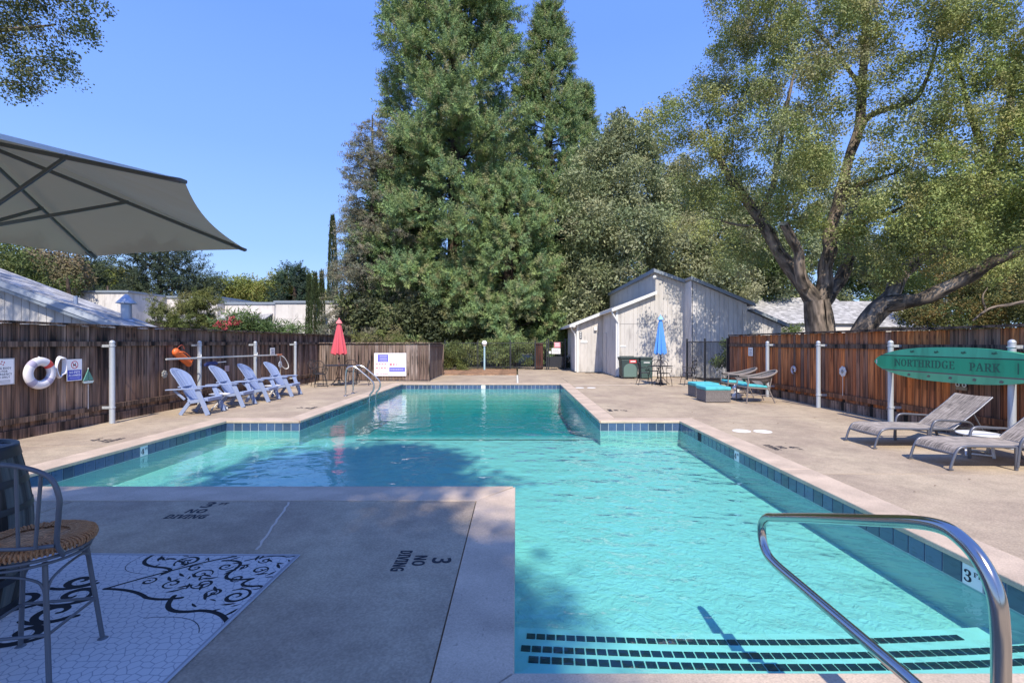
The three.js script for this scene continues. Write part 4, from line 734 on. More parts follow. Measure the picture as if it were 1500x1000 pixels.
// ---------- furniture and equipment round the pool ----------
// blue plastic adirondack chairs
{
  const plastic = mat([.262, .325, .485], .45);
  const t = thing('adirondack_chair', 'lavender blue plastic slatted armchair nearest the viewer, leftmost of its row', 'chair', [-6.63, 0, -10.7], 0, 'blue plastic armchairs in a row along the left fence');
  {
    const sh = new THREE.Shape(); sh.moveTo(-.225, 0); sh.lineTo(.225, 0); sh.lineTo(.275, .58); sh.absellipse(0, .58, .275, .30, 0, Math.PI, false); sh.lineTo(-.225, 0);
    for (let k = -2.5; k <= 2.5; k++) { const h = new THREE.Path(), x0 = k * .076, x1 = k * .092, y1 = .58 + .30 * Math.sqrt(1 - (x1 / .275) ** 2) - .075; h.moveTo(x0 - .005, .07); h.lineTo(x0 + .005, .07); h.lineTo(x1 + .006, y1); h.lineTo(x1 - .006, y1); h.lineTo(x0 - .005, .07); sh.holes.push(h); }
    const g = new THREE.ExtrudeGeometry(sh, { depth: .014, bevelEnabled: true, bevelThickness: .006, bevelSize: .006, bevelOffset: -.004, bevelSegments: 2, curveSegments: 18 });
    { const p = g.attributes.position; for (let i = 0; i < p.count; i++) { const x = p.getX(i), y = p.getY(i); p.setZ(i, p.getZ(i) + x * x * .55 + .05 * Math.sin(y * 3.2) - .03); } g.computeVertexNormals(); }
    g.rotateY(Math.PI / 2); g.rotateZ(.60); g.translate(-.42, .27, 0); part('backrest', g, plastic, t);
  }
  part('back_frame', [slatBetween([-.63, .6, -.27], [-.63, .6, .27], .05, .03), slatBetween([-.44, .31, -.25], [-.44, .31, .25], .06, .03)], plastic, t);
  for (let k = 0; k < 6; k++) { const x = -.03 - k * .075; part('seat_slat', slatBetween([x, .365 - k * .019 + (k === 0 ? -.015 : 0), -.26], [x, .365 - k * .019 + (k === 0 ? -.015 : 0), .26], .066, .022), plastic, t); }
  for (const s of [-1, 1]) {
    part('arm', [slatBetween([-.85, .545, s * .315], [-.2, .575, s * .33], .115, .024), slatBetween([-.22, .575, s * .33], [-.12, .572, s * .33], .10, .024)], plastic, t);
    part('front_leg', [slatBetween([-.22, .56, s * .325], [.0, 0, s * .31], .03, .10, [1, 0, .0]), slatBetween([-.19, .48, s * .31], [.0, .02, s * .30], .05, .03, [1, 0, 0])], plastic, t);
    part('rear_leg', [slatBetween([-.02, .34, s * .27], [-.42, .27, s * .27], .03, .075), slatBetween([-.40, .28, s * .27], [-.6, .0, s * .27], .03, .08, [1, 0, 0])], plastic, t);
    part('arm_support', slatBetween([-.72, .54, s * .29], [-.50, .33, s * .27], .03, .05, [1, 0, 0]), plastic, t);
  }
  part('front_apron', slatBetween([-.02, .325, -.29], [-.02, .325, .29], .02, .07), plastic, t);
  t.rotation.y = .06;
  copyOf(t, 'lavender blue plastic slatted armchair, second from the viewer in its row', [-6.58, 0, -11.95], .08);
  copyOf(t, 'lavender blue plastic slatted armchair, third from the viewer in its row', [-6.5, 0, -13.0], .05);
  copyOf(t, 'lavender blue plastic slatted armchair farthest from the viewer in its row', [-6.46, 0, -14.25], .04);
}
// white folding side tables
function foldingTable(label, p, r, h, turn) {
  const wp = mat([.78, .77, .74], .45), t = thing('folding_table', label, 'table', p, turn, 'small white plastic folding tables');
  part('table_top', lathe([[0, h - .02], [r * .96, h - .02], [r, h - .012], [r, h - .003], [r * .97, h], [0, h]], 28), wp, t);
  for (const s of [-1, 1]) { part('leg', slatBetween([-r * .75, 0, s * r * .55], [r * .6, h - .02, s * r * .55], .035, .022), wp, t); part('leg', slatBetween([r * .75, 0, s * r * .42], [-r * .6, h - .02, s * r * .42], .035, .022), wp, t); }
  part('stretcher', [bar([-r * .7, .03, -r * .55], [-r * .7, .03, r * .55], .011), bar([r * .7, .03, -r * .42], [r * .7, .03, r * .42], .011)], wp, t);
  return t;
}
foldingTable('small white folding table between first and second blue armchair', [-6.95, 0, -11.35], .22, .36, .5);
foldingTable('small white folding table between third and fourth blue armchair', [-6.85, 0, -13.6], .22, .36, .4);
foldingTable('low round white plastic table between the two loungers', [6.42, 0, -6.72], .245, .3, .9);
// sling loungers
{
  const frame = mat([.16, .165, .19], .4, { metalness: .5 }), sling = phys([.52, .455, .395], .8, { map: T.sling, transmission: .12, thickness: 0, side: THREE.DoubleSide });
  const t = thing('lounger', 'grey sling lounger with raised back, left and farther of the two', 'sun lounger', [5.25, 0, -7.4], .02, 'grey sling loungers by the right fence');
  const W = .3, line = [[.0, .02], [.05, .17], [.10, .255], [.17, .285], [.3, .29], [.6, .283], [.9, .278], [1.17, .27]], back = [[1.17, .27], [1.3, .37], [1.55, .56], [1.77, .745]];
  for (const s of [-1, 1]) {
    part('side_rail', tube(line.map(([x, y]) => [x, y, s * W]), .016, 8, 40), frame, t);
    part('back_rail', tube(back.map(([x, y]) => [x, y, s * (W - .005)]), .014, 8, 24), frame, t);
    part('armrest', [tube([[.80, .04, s * (W + .02)], [.82, .25, s * (W + .025)], [.85, .37, s * (W + .03)], [.93, .415, s * (W + .03)], [1.15, .405, s * (W + .03)], [1.38, .385, s * (W + .025)], [1.46, .31, s * (W + .02)], [1.5, .26, s * (W + .01)]], .017, 8, 60)], frame, t);
    part('leg', bar([.8, .0, s * (W + .005)], [.8, .28, s * (W + .005)], .02), frame, t);
    part('leg', bar([1.5, .0, s * W], [1.42, .28, s * W], .018), frame, t);
    part('foot', rbox(.06, .014, .045, .005, .0, .01, s * W), frame, t);
  }
  part('lower_rail', [bar([1.17, .265, -W], [1.17, .265, W], .014), bar([.06, .19, -W], [.06, .19, W], .012), bar([1.42, .27, -W], [1.42, .27, W], .014), slatBetween([1.17, .262, W], [1.5, .26, W], .02, .03), slatBetween([1.17, .262, -W], [1.5, .26, -W], .02, .03)], frame, t);
  part('back_prop', [bar([1.5, .5, -W + .02], [1.64, .25, -W + .02], .011), bar([1.5, .5, W - .02], [1.64, .25, W - .02], .011), bar([1.64, .25, -W], [1.64, .25, W], .011)], frame, t);
  const sheet = (l, sag) => {
    const c = new THREE.CatmullRomCurve3(l.map(([x, y]) => V(x, y, 0))), nu = 24, nv = 8, pos = [], uv = [], idx = [], L = c.getLength();
    for (let i = 0; i <= nu; i++) for (let j = 0; j <= nv; j++) { const p = c.getPointAt(i / nu), v = j / nv * 2 - 1; pos.push(p.x, p.y + .012 - sag * (1 - v * v), v * (W - .008)); uv.push(j / nv * .6, i / nu * L); }
    for (let i = 0; i < nu; i++) for (let j = 0; j < nv; j++) { const a = i * (nv + 1) + j; idx.push(a, a + 1, a + nv + 1, a + 1, a + nv + 2, a + nv + 1); }
    const g = new THREE.BufferGeometry(); g.setAttribute('position', new THREE.Float32BufferAttribute(pos, 3)); g.setAttribute('uv', new THREE.Float32BufferAttribute(uv, 2)); g.setIndex(idx); g.computeVertexNormals(); return g;
  };
  part('seat_sling', sheet(line.slice(1), .012), sling, t); part('back_sling', sheet(back, .01), sling, t);
  copyOf(t, 'grey sling lounger cut by the right picture edge, nearer of the two', [5.29, 0, -6.2], .0);
}
// wicker ottomans
{
  const wick = mat([.30, .27, .26], .8, { map: T.weave }), cush = mat([.10, .52, .58], .85, { map: T.paint }), leg = mat([.5, .5, .5], .4, { metalness: .5 });
  const t = thing('ottoman', 'square wicker ottoman with turquoise cushion, nearer of the pair', 'ottoman', [5.26, 0, -12.92], 0, 'wicker ottomans with turquoise cushions');
  part('base', uvm(rbox(.65, .29, .66, .012, 0, .155, 0)), wick, t);
  part('base_rim', [uvm(rbox(.66, .03, .67, .01, 0, .296, 0)), uvm(rbox(.66, .022, .67, .008, 0, .022, 0))], wick, t);
  for (const [x, z] of [[-1, -1], [-1, 1], [1, -1], [1, 1]]) part('foot', bar([x * .28, 0, z * .28], [x * .28, .03, z * .28], .02), leg, t);
  part('cushion', rbox(.67, .095, .69, .03, 0, .358, 0, 0, 0, 0, 3), cush, t);
  part('piping', tube([[-.325, .36, .342], [.325, .36, .342], [.33, .36, -.33], [-.33, .36, -.33]], .004, 6, 60, true, 0), cush, t);
  copyOf(t, 'square wicker ottoman with turquoise cushion, farther of the pair', [5.43, 0, -14.06], 0);
}
// wicker lounge chairs
{
  const wick = mat([.27, .235, .225], .75, { map: T.weave }), rod = mat([.22, .185, .17], .6), cush = mat([.10, .52, .58], .85, { map: T.paint });
  const t = thing('wicker_chair', 'brown wicker armchair with turquoise seat pad, nearer of the two', 'chair', [6.25, 0, -12.75], 0, 'wicker armchairs beside the ottomans');
  // a scooped back and arms: one rim curve, high at the back, woven down to the seat
  const rim = [], low = []; const n = 36;
  for (let k = 0; k <= n; k++) { const a = -2.35 + 4.7 * k / n, c = Math.cos(a), sn = Math.sin(a), rise = Math.pow(Math.max(0, c), 1.6); rim.push(V(.02 + c * (c > 0 ? .56 : .42), .655 + .17 * rise, sn * .36)); low.push(V(.0 + c * (c > 0 ? .22 : .3), .60 - .19 * Math.max(0, c) , sn * .30)); }
  const pos = [], uv = [], idx = []; const m = 8; let acc = 0;
  for (let k = 0; k <= n; k++) { if (k) acc += rim[k].distanceTo(rim[k - 1]); for (let j = 0; j <= m; j++) { const p = rim[k].clone().lerp(low[k], j / m); p.y -= .05 * Math.sin(j / m * Math.PI); pos.push(p.x, p.y, p.z); uv.push(acc, j / m * rim[k].distanceTo(low[k])); } }
  for (let k = 0; k < n; k++) for (let j = 0; j < m; j++) { const a = k * (m + 1) + j; idx.push(a, a + 1, a + m + 1, a + 1, a + m + 2, a + m + 1); }
  const sh = new THREE.BufferGeometry(); sh.setAttribute('position', new THREE.Float32BufferAttribute(pos, 3)); sh.setAttribute('uv', new THREE.Float32BufferAttribute(uv, 2)); sh.setIndex(idx); sh.computeVertexNormals();
  part('woven_back', sh, mat([.27, .235, .225], .75, { map: T.weave, side: THREE.DoubleSide }), t);
  part('rim', tube(rim.filter((_, k) => k % 3 === 0), .026, 8, 80), rod, t);
  part('seat_frame', tube([[-.3, .4, -.28], [-.3, .4, .28], [.26, .36, .27], [.26, .36, -.27]], .018, 8, 60, true, .2), rod, t);
  part('seat', uvm(rbox(.56, .03, .54, .01, -.02, .385, 0, 0, 0, -.07)), wick, t);
  part('seat_cushion', rbox(.57, .06, .55, .025, -.02, .43, 0, 0, 0, -.07, 3), cush, t);
  for (const s of [-1, 1]) { part('leg', bar([-.28, .65, s * .31], [-.32, 0, s * .3], .017), rod, t); part('leg', bar([.2, .5, s * .26], [.42, 0, s * .28], .017), rod, t); part('brace', bar([.28, .33, s * .27], [.36, .7, s * .24], .013), rod, t); part('stretcher', bar([-.3, .2, s * .3], [.33, .2, s * .27], .01), rod, t); }
  copyOf(t, 'brown wicker armchair with turquoise seat pad, farther of the two', [6.33, 0, -14.0], -.1);
  const o = thing('garden_ornament', 'small white and grey ornament on the ground between the wicker chairs', 'ornament', [6.06, 0, -13.3]);
  part('body', lathe([[0, 0], [.1, .0], [.13, .05], [.12, .12], [.07, .19], [.06, .24], [.08, .27], [0, .29]], 16), mat([.7, .68, .66], .5), o);
  part('head', new THREE.SphereGeometry(.07, 14, 10).translate(-.06, .31, .02), mat([.7, .66, .64], .5), o); part('base', lathe([[0, 0], [.15, 0], [.16, .03], [.1, .05], [0, .05]], 16), mat([.12, .12, .13], .5), o);
  part('ear', [new THREE.ConeGeometry(.025, .06, 8).translate(-.04, .39, .05), new THREE.ConeGeometry(.025, .06, 8).translate(-.05, .39, -.02)], mat([.7, .66, .64], .5), o);
}
// wrought iron bistro chairs and tables under the closed umbrellas
const BLACKIRON = mat([.035, .035, .04], .5, { metalness: .4 });
function bistroChair(label, p, turn, m = BLACKIRON, group) {
  const t = thing('bistro_chair', label, 'chair', p, turn, group);          // faces -z
  part('seat', lathe([[0, .44], [.2, .44], [.215, .45], [.2, .46], [0, .455]], 20), m, t);
  for (const s of [-1, 1]) { part('front_leg', tube([[s * .15, .44, -.15], [s * .2, .2, -.2], [s * .21, 0, -.23]], .011, 6, 12), m, t); part('rear_leg', tube([[s * .16, .62, .19], [s * .16, .44, .17], [s * .19, .2, .22], [s * .21, 0, .28]], .011, 6, 16), m, t); part('arm', tube([[s * .16, .62, .2], [s * .24, .64, .05], [s * .25, .63, -.12], [s * .2, .45, -.13]], .010, 6, 24), m, t); }
  part('back', [tube([[-.16, .6, .19], [-.22, .78, .23], [-.12, .89, .27], [0, .91, .28], [.12, .89, .27], [.22, .78, .23], [.16, .6, .19]], .011, 6, 40), tube([[0, .46, .17], [0, .68, .22], [0, .9, .28]], .007, 6, 12), tube([[-.1, .47, .17], [-.12, .68, .21], [-.08, .88, .265]], .006, 6, 12), tube([[.1, .47, .17], [.12, .68, .21], [.08, .88, .265]], .006, 6, 12)], m, t);
  return t;
}
function umbrellaTable(label, p, r, h, m = BLACKIRON) {
  const t = thing('bistro_table', label, 'table', p);
  part('table_top', lathe([[.02, h - .02], [r - .01, h - .02], [r, h - .01], [r - .01, h], [.02, h]], 32), m, t);
  for (let k = 0; k < 4; k++) { const a = k * Math.PI / 2 + .4, c = Math.cos(a), s = Math.sin(a); part('leg', tube([[c * .05, h - .03, s * .05], [c * .12, h * .6, s * .12], [c * .1, h * .35, s * .1], [c * r * .72, .02, s * r * .72]], .012, 6, 24), m, t); }
  part('ring', at(new THREE.TorusGeometry(.11, .008, 6, 24), 0, h * .36, 0, Math.PI / 2), m, t);
  return t;
}
function closedUmbrella(label, p, base, yTop, yBottom, rBottom, color, valance) {
  const t = thing('closed_umbrella', label, 'umbrella', p), cloth = phys(color, .85, { transmission: .1, thickness: 0, side: THREE.DoubleSide }), r = rng(Math.round(p[0] * 100 + 999));
  part('pole', bar([0, 0, 0], [0, yTop, 0], .02), base, t); part('base', lathe([[0, 0], [.2, 0], [.2, .03], [.06, .06], [.035, .2], [0, .2]], 20), BLACKIRON, t);
  part('crank', [rbox(.05, .09, .06, .01, 0, yBottom - .22, .03), bar([0, yBottom - .22, .06], [.06, yBottom - .2, .09], .008)], BLACKIRON, t);
  const n = 48, m = 14, pos = [], idx = [], H = yTop - yBottom, hang = Array.from({ length: 9 }, () => r());
  for (let j = 0; j <= m; j++) for (let i = 0; i <= n; i++) {
    const a = i / n * 6.2832, v = j / m, fold = Math.cos(a * 8 + v * .8), w = (.035 + (rBottom - .035) * Math.pow(v, .8)) * (1 + .3 * v * fold * (.7 + .5 * hang[Math.floor(i / n * 8)]));
    pos.push(Math.cos(a) * w, yTop - .02 - H * v - (j === m ? .07 * (1 - fold) * .5 * (.5 + hang[Math.floor(i / n * 8)]) : 0), Math.sin(a) * w);
  }
  for (let j = 0; j < m; j++) for (let i = 0; i < n; i++) { const a = j * (n + 1) + i; idx.push(a, a + 1, a + n + 1, a + 1, a + n + 2, a + n + 1); }
  const g = new THREE.BufferGeometry(); g.setAttribute('position', new THREE.Float32BufferAttribute(pos, 3)); g.setIndex(idx); g.computeVertexNormals();
  part('canopy', g, cloth, t);
  const cp = lathe([[.0, yTop + .03], [.03, yTop + .02], [.085, yTop - .05], [.115, yTop - .12], [.11, yTop - .13]], 16); part('vent_cap', cp, phys(valance, .85, { side: THREE.DoubleSide }), t);
  part('finial', lathe([[0, yTop + .09], [.018, yTop + .06], [.012, yTop + .02], [0, yTop + .02]], 10), mat(valance, .6), t);
  return t;
}
closedUmbrella('closed coral red umbrella at the far left table', [-6.47, 0, -17.7], mat([.2, .1, .08], .6), 2.38, 1.2, .24, [.66, .10, .13], [.78, .22, .22]);
umbrellaTable('round iron table with the red umbrella', [-6.47, 0, -17.7], .52, .74);
bistroChair('iron chair left of the red umbrella table, farther left one', [-7.35, 0, -17.9], -1.9, BLACKIRON, 'iron chairs at the red umbrella table');
bistroChair('iron chair close to the left side of the red umbrella table', [-6.95, 0, -17.1], -2.5, BLACKIRON, 'iron chairs at the red umbrella table');
bistroChair('iron chair at the right of the red umbrella table, its back tilted right', [-5.65, 0, -17.75], 1.75, BLACKIRON, 'iron chairs at the red umbrella table');
bistroChair('iron chair behind the red umbrella table', [-6.3, 0, -18.65], .1, BLACKIRON, 'iron chairs at the red umbrella table');
closedUmbrella('closed bright blue umbrella in front of the pool house', [5.37, 0, -18], mat([.06, .06, .07], .5), 2.53, 1.2, .2, [.10, .32, .78], [.28, .52, .88]);
umbrellaTable('round iron table with the blue umbrella', [5.37, 0, -18], .44, .70);
bistroChair('iron chair left of the blue umbrella table', [4.75, 0, -17.9], -1.6, BLACKIRON, 'iron chairs at the blue umbrella table');
bistroChair('iron chair on the near side of the blue umbrella table', [5.36, 0, -17.55], Math.PI * 1.02, BLACKIRON, 'iron chairs at the blue umbrella table');
bistroChair('iron chair right of the blue umbrella table', [6.35, 0, -17.85], 1.6, BLACKIRON, 'iron chairs at the blue umbrella table');
bistroChair('iron chair behind the blue umbrella table', [5.42, 0, -18.9], .05, BLACKIRON, 'iron chairs at the blue umbrella table');
// bins
{
  const green = mat([.045, .085, .075], .55), dark = mat([.03, .05, .05], .55);
  const t = thing('waste_bin', 'wide dark green bin with a red label by the pool house wall', 'bin', [4.92, 0, -21.2]);
  part('body', [prism([[-.32, .06], [.32, .06], [.37, .82], [-.37, .82]], .6, .02).translate(0, 0, -.3)], dark, t);
  part('front_panel', prism((() => { const o = [[-.27, .08], [.27, .08]]; for (let k = 0; k <= 12; k++) { const a = Math.PI * k / 12; o.push([Math.cos(a) * .28, .42 + Math.sin(a) * .24]); } return o; })(), .02, .005).translate(0, 0, .302), mat([.12, .19, .165], .55), t, 'lighter arched front panel');
  part('lid', [rbox(.84, .07, .68, .02, 0, .9, 0), rbox(.8, .1, .62, .02, 0, .84, 0)], dark, t); part('handle', bar([-.32, .95, -.34], [.32, .95, -.34], .018), dark, t);
  const lb = part('label_plate', box(.3, .13, .01, .12, .75, .325), mat([.75, .06, .06], .5), t, 'red label plate'); part('print', box(.22, .05, .004, .12, .75, .332), M.white, lb);
  for (const s of [-1, 1]) part('wheel', at(new THREE.CylinderGeometry(.08, .08, .05, 16), s * .3, .08, -.32, 0, 0, Math.PI / 2), M.paintBlack, t);
  const u = thing('waste_bin', 'narrow dark green bin with a blue label beside the wide bin', 'bin', [5.58, 0, -20.95]);
  part('body', prism([[-.22, .04], [.22, .04], [.255, .8], [-.255, .8]], .5, .02).translate(0, 0, -.25), green, u);
  part('lid', [rbox(.54, .08, .58, .03, 0, .9, 0), rbox(.5, .1, .54, .02, 0, .84, 0)], dark, u);
  const l2 = part('label_plate', box(.36, .13, .01, 0, .7, .262), mat([.08, .25, .62], .5), u, 'blue label plate'); part('print', box(.26, .035, .004, 0, .71, .269), M.white, l2);
  part('grip', [box(.3, .06, .012, 0, .52, .262), box(.18, .04, .014, .02, .38, .263)], dark, u);
  for (const s of [-1, 1]) part('wheel', at(new THREE.CylinderGeometry(.09, .09, .05, 16), s * .2, .09, -.28, 0, 0, Math.PI / 2), M.paintBlack, u);
}
// lamp post behind the pool
{
  const t = thing('lamp_post', 'pale blue lamp post with a white globe in front of the hedge', 'lamp', [-1.79, 0, -27.4]);
  part('pole', uvm(new THREE.CylinderGeometry(.05, .055, 1.38, 16).translate(0, .69, 0)), mat([.42, .62, .70], .5, { map: T.paint }), t);
  part('globe', new THREE.SphereGeometry(.15, 24, 16).translate(0, 1.53, 0), mat([.85, .84, .80], .35), t); part('collar', lathe([[.05, 1.34], [.09, 1.37], [.08, 1.4], [0, 1.4]], 16), M.white, t);
}
// skimmer lids
{
  const g = lathe([[0, .008], [.13, .008], [.148, .004], [.15, 0]], 28), m = mat([.74, .73, .69], .7), grp = 'round white skimmer lids in the right deck';
  solo('skimmer_lid', g, m, 'round white lid in the right deck, left one of the nearer pair', 'lid', grp).position.set(3.98, -.004, -8.55);
  solo('skimmer_lid', g, m, 'round white lid in the right deck, right one of the nearer pair', 'lid', grp).position.set(4.33, -.004, -8.5);
  solo('skimmer_lid', g, m, 'white lid by the far right pool corner, left of two', 'lid', grp).position.set(2.2, -.004, -16.75);
  solo('skimmer_lid', g, m, 'white lid by the far right pool corner, right of two', 'lid', grp).position.set(2.6, -.004, -16.75);
}
const STEEL = mat([.50, .48, .46], .17, { metalness: 1 });
// grab rails at the far left corner of the pool
{
  const rail = (label, z) => { const t = thing('grab_rail', label, 'handrail', [0, 0, z], 0, 'bent steel grab rails at the deep end');
    part('rail', tube([[-5.0, 0, 0], [-5.0, .4, 0], [-4.99, .7, 0], [-4.93, .82, 0], [-4.8, .855, 0], [-4.66, .80, 0], [-4.5, .67, 0], [-4.3, .5, 0], [-4.2, .39, 0], [-4.17, .28, 0], [-4.2, .14, 0], [-4.29, .02, 0], [-4.31, -.16, 0], [-4.312, -.5, 0]], .024, 10, 110), mat([.55, .54, .52], .25, { metalness: .9 }), t);
    part('flange', lathe([[0, .02], [.05, .018], [.06, 0]], 16).translate(-5, 0, 0), STEEL, t); return t; };
  rail('curved steel grab rail, nearer of the pair by the red umbrella', -14.2); rail('curved steel grab rail, farther of the pair by the red umbrella', -14.85);
}
// ---- things on the left fence (faces +x)
const FX = -8.0;
function fenceSign(label, z, y, w, h, draw, px = 256) {
  const t = thing('sign', label, 'sign', [FX, y, z], Math.PI / 2); part('plate', box(w, h, .006), M.white, t);
  part('print', new THREE.PlaneGeometry(w - .004, h - .004).translate(0, 0, .0045), new THREE.MeshStandardMaterial({ map: canvasTexture(px, Math.round(px * h / w), draw), roughness: .5 }), t);
  return t;
}
const centred = (c, text, x, y, size, color, font = 'sans-serif') => { c.font = 'bold ' + size + 'px ' + font; c.fillStyle = color; c.textAlign = 'center'; c.textBaseline = 'middle'; c.fillText(text, x, y); };
fenceSign('white sign about emergency use at the left edge, with a red ring symbol', -7.54, 1.1, .36, .41, (c, w, h) => {
  c.fillStyle = '#f1f0f3'; c.fillRect(0, 0, w, h); c.strokeStyle = '#555'; c.lineWidth = 4; c.strokeRect(5, 5, w - 10, h - 10);
  c.lineWidth = 13; for (let k = 0; k < 8; k++) { c.strokeStyle = k % 2 ? '#b83a48' : '#eee'; c.beginPath(); c.arc(w / 2, h * .17, 19, k * Math.PI / 4, (k + 1) * Math.PI / 4); c.stroke(); }
  ['RING BUOY', 'IS FOR', 'EMERGENCY', 'USE ONLY'].forEach((t, k) => centred(c, t, w / 2, h * (.37 + k * .115), 34, '#3b4252')); c.fillStyle = '#6b7079'; for (let k = 0; k < 3; k++) c.fillRect(w * .18, h * (.83 + k * .045), w * .64, 5);
});
fenceSign('white and blue no pets sign with a crossed out red circle', -8.77, 1.06, .3, .39, (c, w, h) => {
  c.fillStyle = '#f4f2f7'; c.fillRect(0, 0, w, h); c.fillStyle = '#4a55c4'; c.fillRect(8, h * .5, w - 16, h * .47);
  c.fillStyle = '#333'; c.beginPath(); c.ellipse(w / 2 - 4, h * .27, 26, 12, .5, 0, 7); c.fill(); c.fillRect(w / 2 + 10, h * .17, 12, 40); c.fillRect(w / 2 - 26, h * .25, 8, 34);
  c.strokeStyle = '#c23348'; c.lineWidth = 11; c.beginPath(); c.arc(w / 2, h * .26, 56, 0, 7); c.stroke(); c.beginPath(); c.moveTo(w / 2 - 39, h * .26 - 39); c.lineTo(w / 2 + 39, h * .26 + 39); c.stroke();
  centred(c, 'NO PETS', w / 2, h * .61, 46, '#fff'); centred(c, 'ALLOWED', w / 2, h * .75, 44, '#fff'); c.fillStyle = '#cfd3ff'; c.fillRect(w * .16, h * .86, w * .68, 9);
});
{
  const t = thing('ring_buoy', 'white ring buoy with grey bands and a red patch hung on the left fence', 'ring buoy', [FX + .065, 1.045, -8.07], Math.PI / 2);
  part('ring', new THREE.TorusGeometry(.195, .072, 16, 48).scale(1, 1, .75), mat([.78, .74, .76], .5), t);
  for (let k = 0; k < 4; k++) { const a = Math.PI / 4 + k * Math.PI / 2; const g = new THREE.TorusGeometry(.195, .0735, 16, 10, .42); g.rotateZ(a - .21); g.scale(1, 1, .76); part('band', g, k === 0 ? mat([.72, .07, .06], .5) : mat([.42, .38, .50], .6), t, k === 0 ? 'red patch' : undefined); }
  const white = mat([.80, .78, .82], .7);
  const rp = thing('safety_rope', 'coil of white rope hanging between ring buoy and no pets sign', 'rope', [FX + .03, 1.12, -8.45], Math.PI / 2);
  for (let k = 0; k < 5; k++) part('loop', tube([[0, .19 - k * .008, k * .012], [.06 + k * .005, .14, k * .01], [.05 + k * .007, -.08, k * .012], [.02, -.17 + k * .012, k * .01], [-.04, -.16, k * .012], [-.07 - k * .004, 0, k * .01], [-.05, .14, k * .012]], .011, 7, 50, true), white, rp);
  part('lead', tube([[-.06, .0, .02], [-.18, -.005, .03], [-.27, .06, .04], [-.36, .14, .03], [-.385, .2, .02], [-.39, .12, .04]], .011, 7, 50), white, rp);
}
{
  const t = thing('garden_stake', 'small green sailboat ornament on a stick beside the first left post', 'ornament', [FX + .02, 0, -9.03], Math.PI / 2);
  part('stick', bar([0, .32, 0], [0, .78, 0], .009), mat([.62, .55, .48], .7), t);
  part('hull', prism([[-.1, .8], [.08, .8], [.11, .84], [-.13, .84]], .014, .002), mat([.6, .72, .68], .6), t); part('sail', [prism([[-.11, .85], [-.005, .85], [-.005, 1.06]], .012, .002), prism([[.01, .85], [.1, .86], [.01, 1.02]], .012, .002)], mat([.10, .28, .23], .6), t); part('mast', bar([0, .8, 0], [0, 1.09, 0], .006), M.white, t);
}
{
  const oc = mat([.80, .16, .035], .4), t = thing('rescue_float', 'orange rescue can float hung slanting on the left fence', 'rescue float', [FX + .13, 1.2, -11.42]);
  const g = new THREE.CapsuleGeometry(.085, .52, 8, 18); g.scale(.8, 1, 1.1); g.rotateX(1.02); part('body', g, oc, t);
  for (const s of [-1, 1]) part('handle', tube([[.05, .13, -.22], [.13 * s, .13, -.12], [.13 * s, -.05, .16], [.05, -.13, .22]].map(([a, b, c]) => [a, b, -c]), .011, 6, 24), oc, t);
  part('strap', tube([[-.06, .2, -.16], [-.08, .3, -.1], [-.09, .22, .05]], .008, 6, 20), mat([.35, .07, .04], .7), t);
}
{
  const t = thing('life_hook', 'long pale reaching pole with wire hook held along the left posts', 'reaching pole', [-7.66, 0, -13.2]);
  part('pole', bar([0, 1.19, 2.6], [0, 1.16, -2.5], .021), mat([.62, .64, .64], .4, { metalness: .4 }), t);
  part('pole_end', bar([0, 1.162, -2.3], [0, 1.158, -2.62], .026), mat([.55, .2, .1], .6), t);
  part('hook', tube([[0, 1.15, -2.55], [.06, 1.05, -2.7], [.1, .85, -2.85], [.1, .72, -2.86], [.02, .70, -2.8], [-.02, .85, -2.62], [0, 1.14, -2.5]], .014, 7, 60), mat([.75, .74, .7], .5), t);
  for (const z of [1.27, -1.28]) part('holder', [box(.1, .05, .04, -.04, 1.185, z + .15), bar([0, 1.2, z + .15], [0, 1.27, z + .15], .012)], M.white, t);
}
{
  const t = thing('pole_brush', 'dark blue pool brush head hanging behind second left post', 'pool brush', [-7.72, 1.0, -12.25]);
  part('head', [slatBetween([0, 0, .25], [0, .02, -.25], .05, .07), slatBetween([0, .05, .2], [0, .06, -.2], .02, .04)], mat([.03, .045, .16], .6), t);
  part('handle', bar([0, .04, -.2], [.02, .05, -.6], .012), M.white, t);
}
const plaque = (label, p, w, h, mm) => { const t = thing('small_plaque', label, 'sign', p, p[0] < 0 ? Math.PI / 2 : -Math.PI / 2); part('plate', box(w, h, .008), mm, t); part('print', [box(w * .55, h * .12, .003, 0, h * .2, .005), box(w * .5, h * .12, .003, 0, -h * .08, .005), box(w * .6, h * .1, .003, 0, -h * .3, .005)], mat([.36, .36, .38], .6), t); return t; };
plaque('little white plaque between second and third left post, high on the boards', [FX, 1.27, -15.9], .3, .24, M.white);
plaque('little pinkish plaque low on the left fence between the blue chairs', [FX, .84, -13.4], .2, .16, mat([.6, .42, .4], .6));
plaque('little white plaque on the far end of the right fence', [7.46, 1.27, -15.4], .3, .27, M.white);
const bloom = (label, p, turn, r, mm, stick) => { const t = thing('garden_stake', label, 'ornament', p, turn); if (stick) part('stick', bar([0, 0, 0], [0, stick, 0], .007), mat([.6, .56, .5], .6), t); const y = stick || 0; for (let k = 0; k < 7; k++) { const a = k / 7 * 6.283; part('petal', new THREE.SphereGeometry(r * .42, 10, 6).scale(1, 1, .3).translate(Math.cos(a) * r * .62, y + Math.sin(a) * r * .62, 0), mm, t); } part('centre', new THREE.SphereGeometry(r * .36, 10, 8).scale(1, 1, .5).translate(0, y, .01), mat([.3, .28, .26], .6), t); return t; };
bloom('pale metal flower on a stick between third and fourth left post', [FX + .06, .42, -16.3], Math.PI / 2, .12, mat([.5, .54, .6], .5), .4);
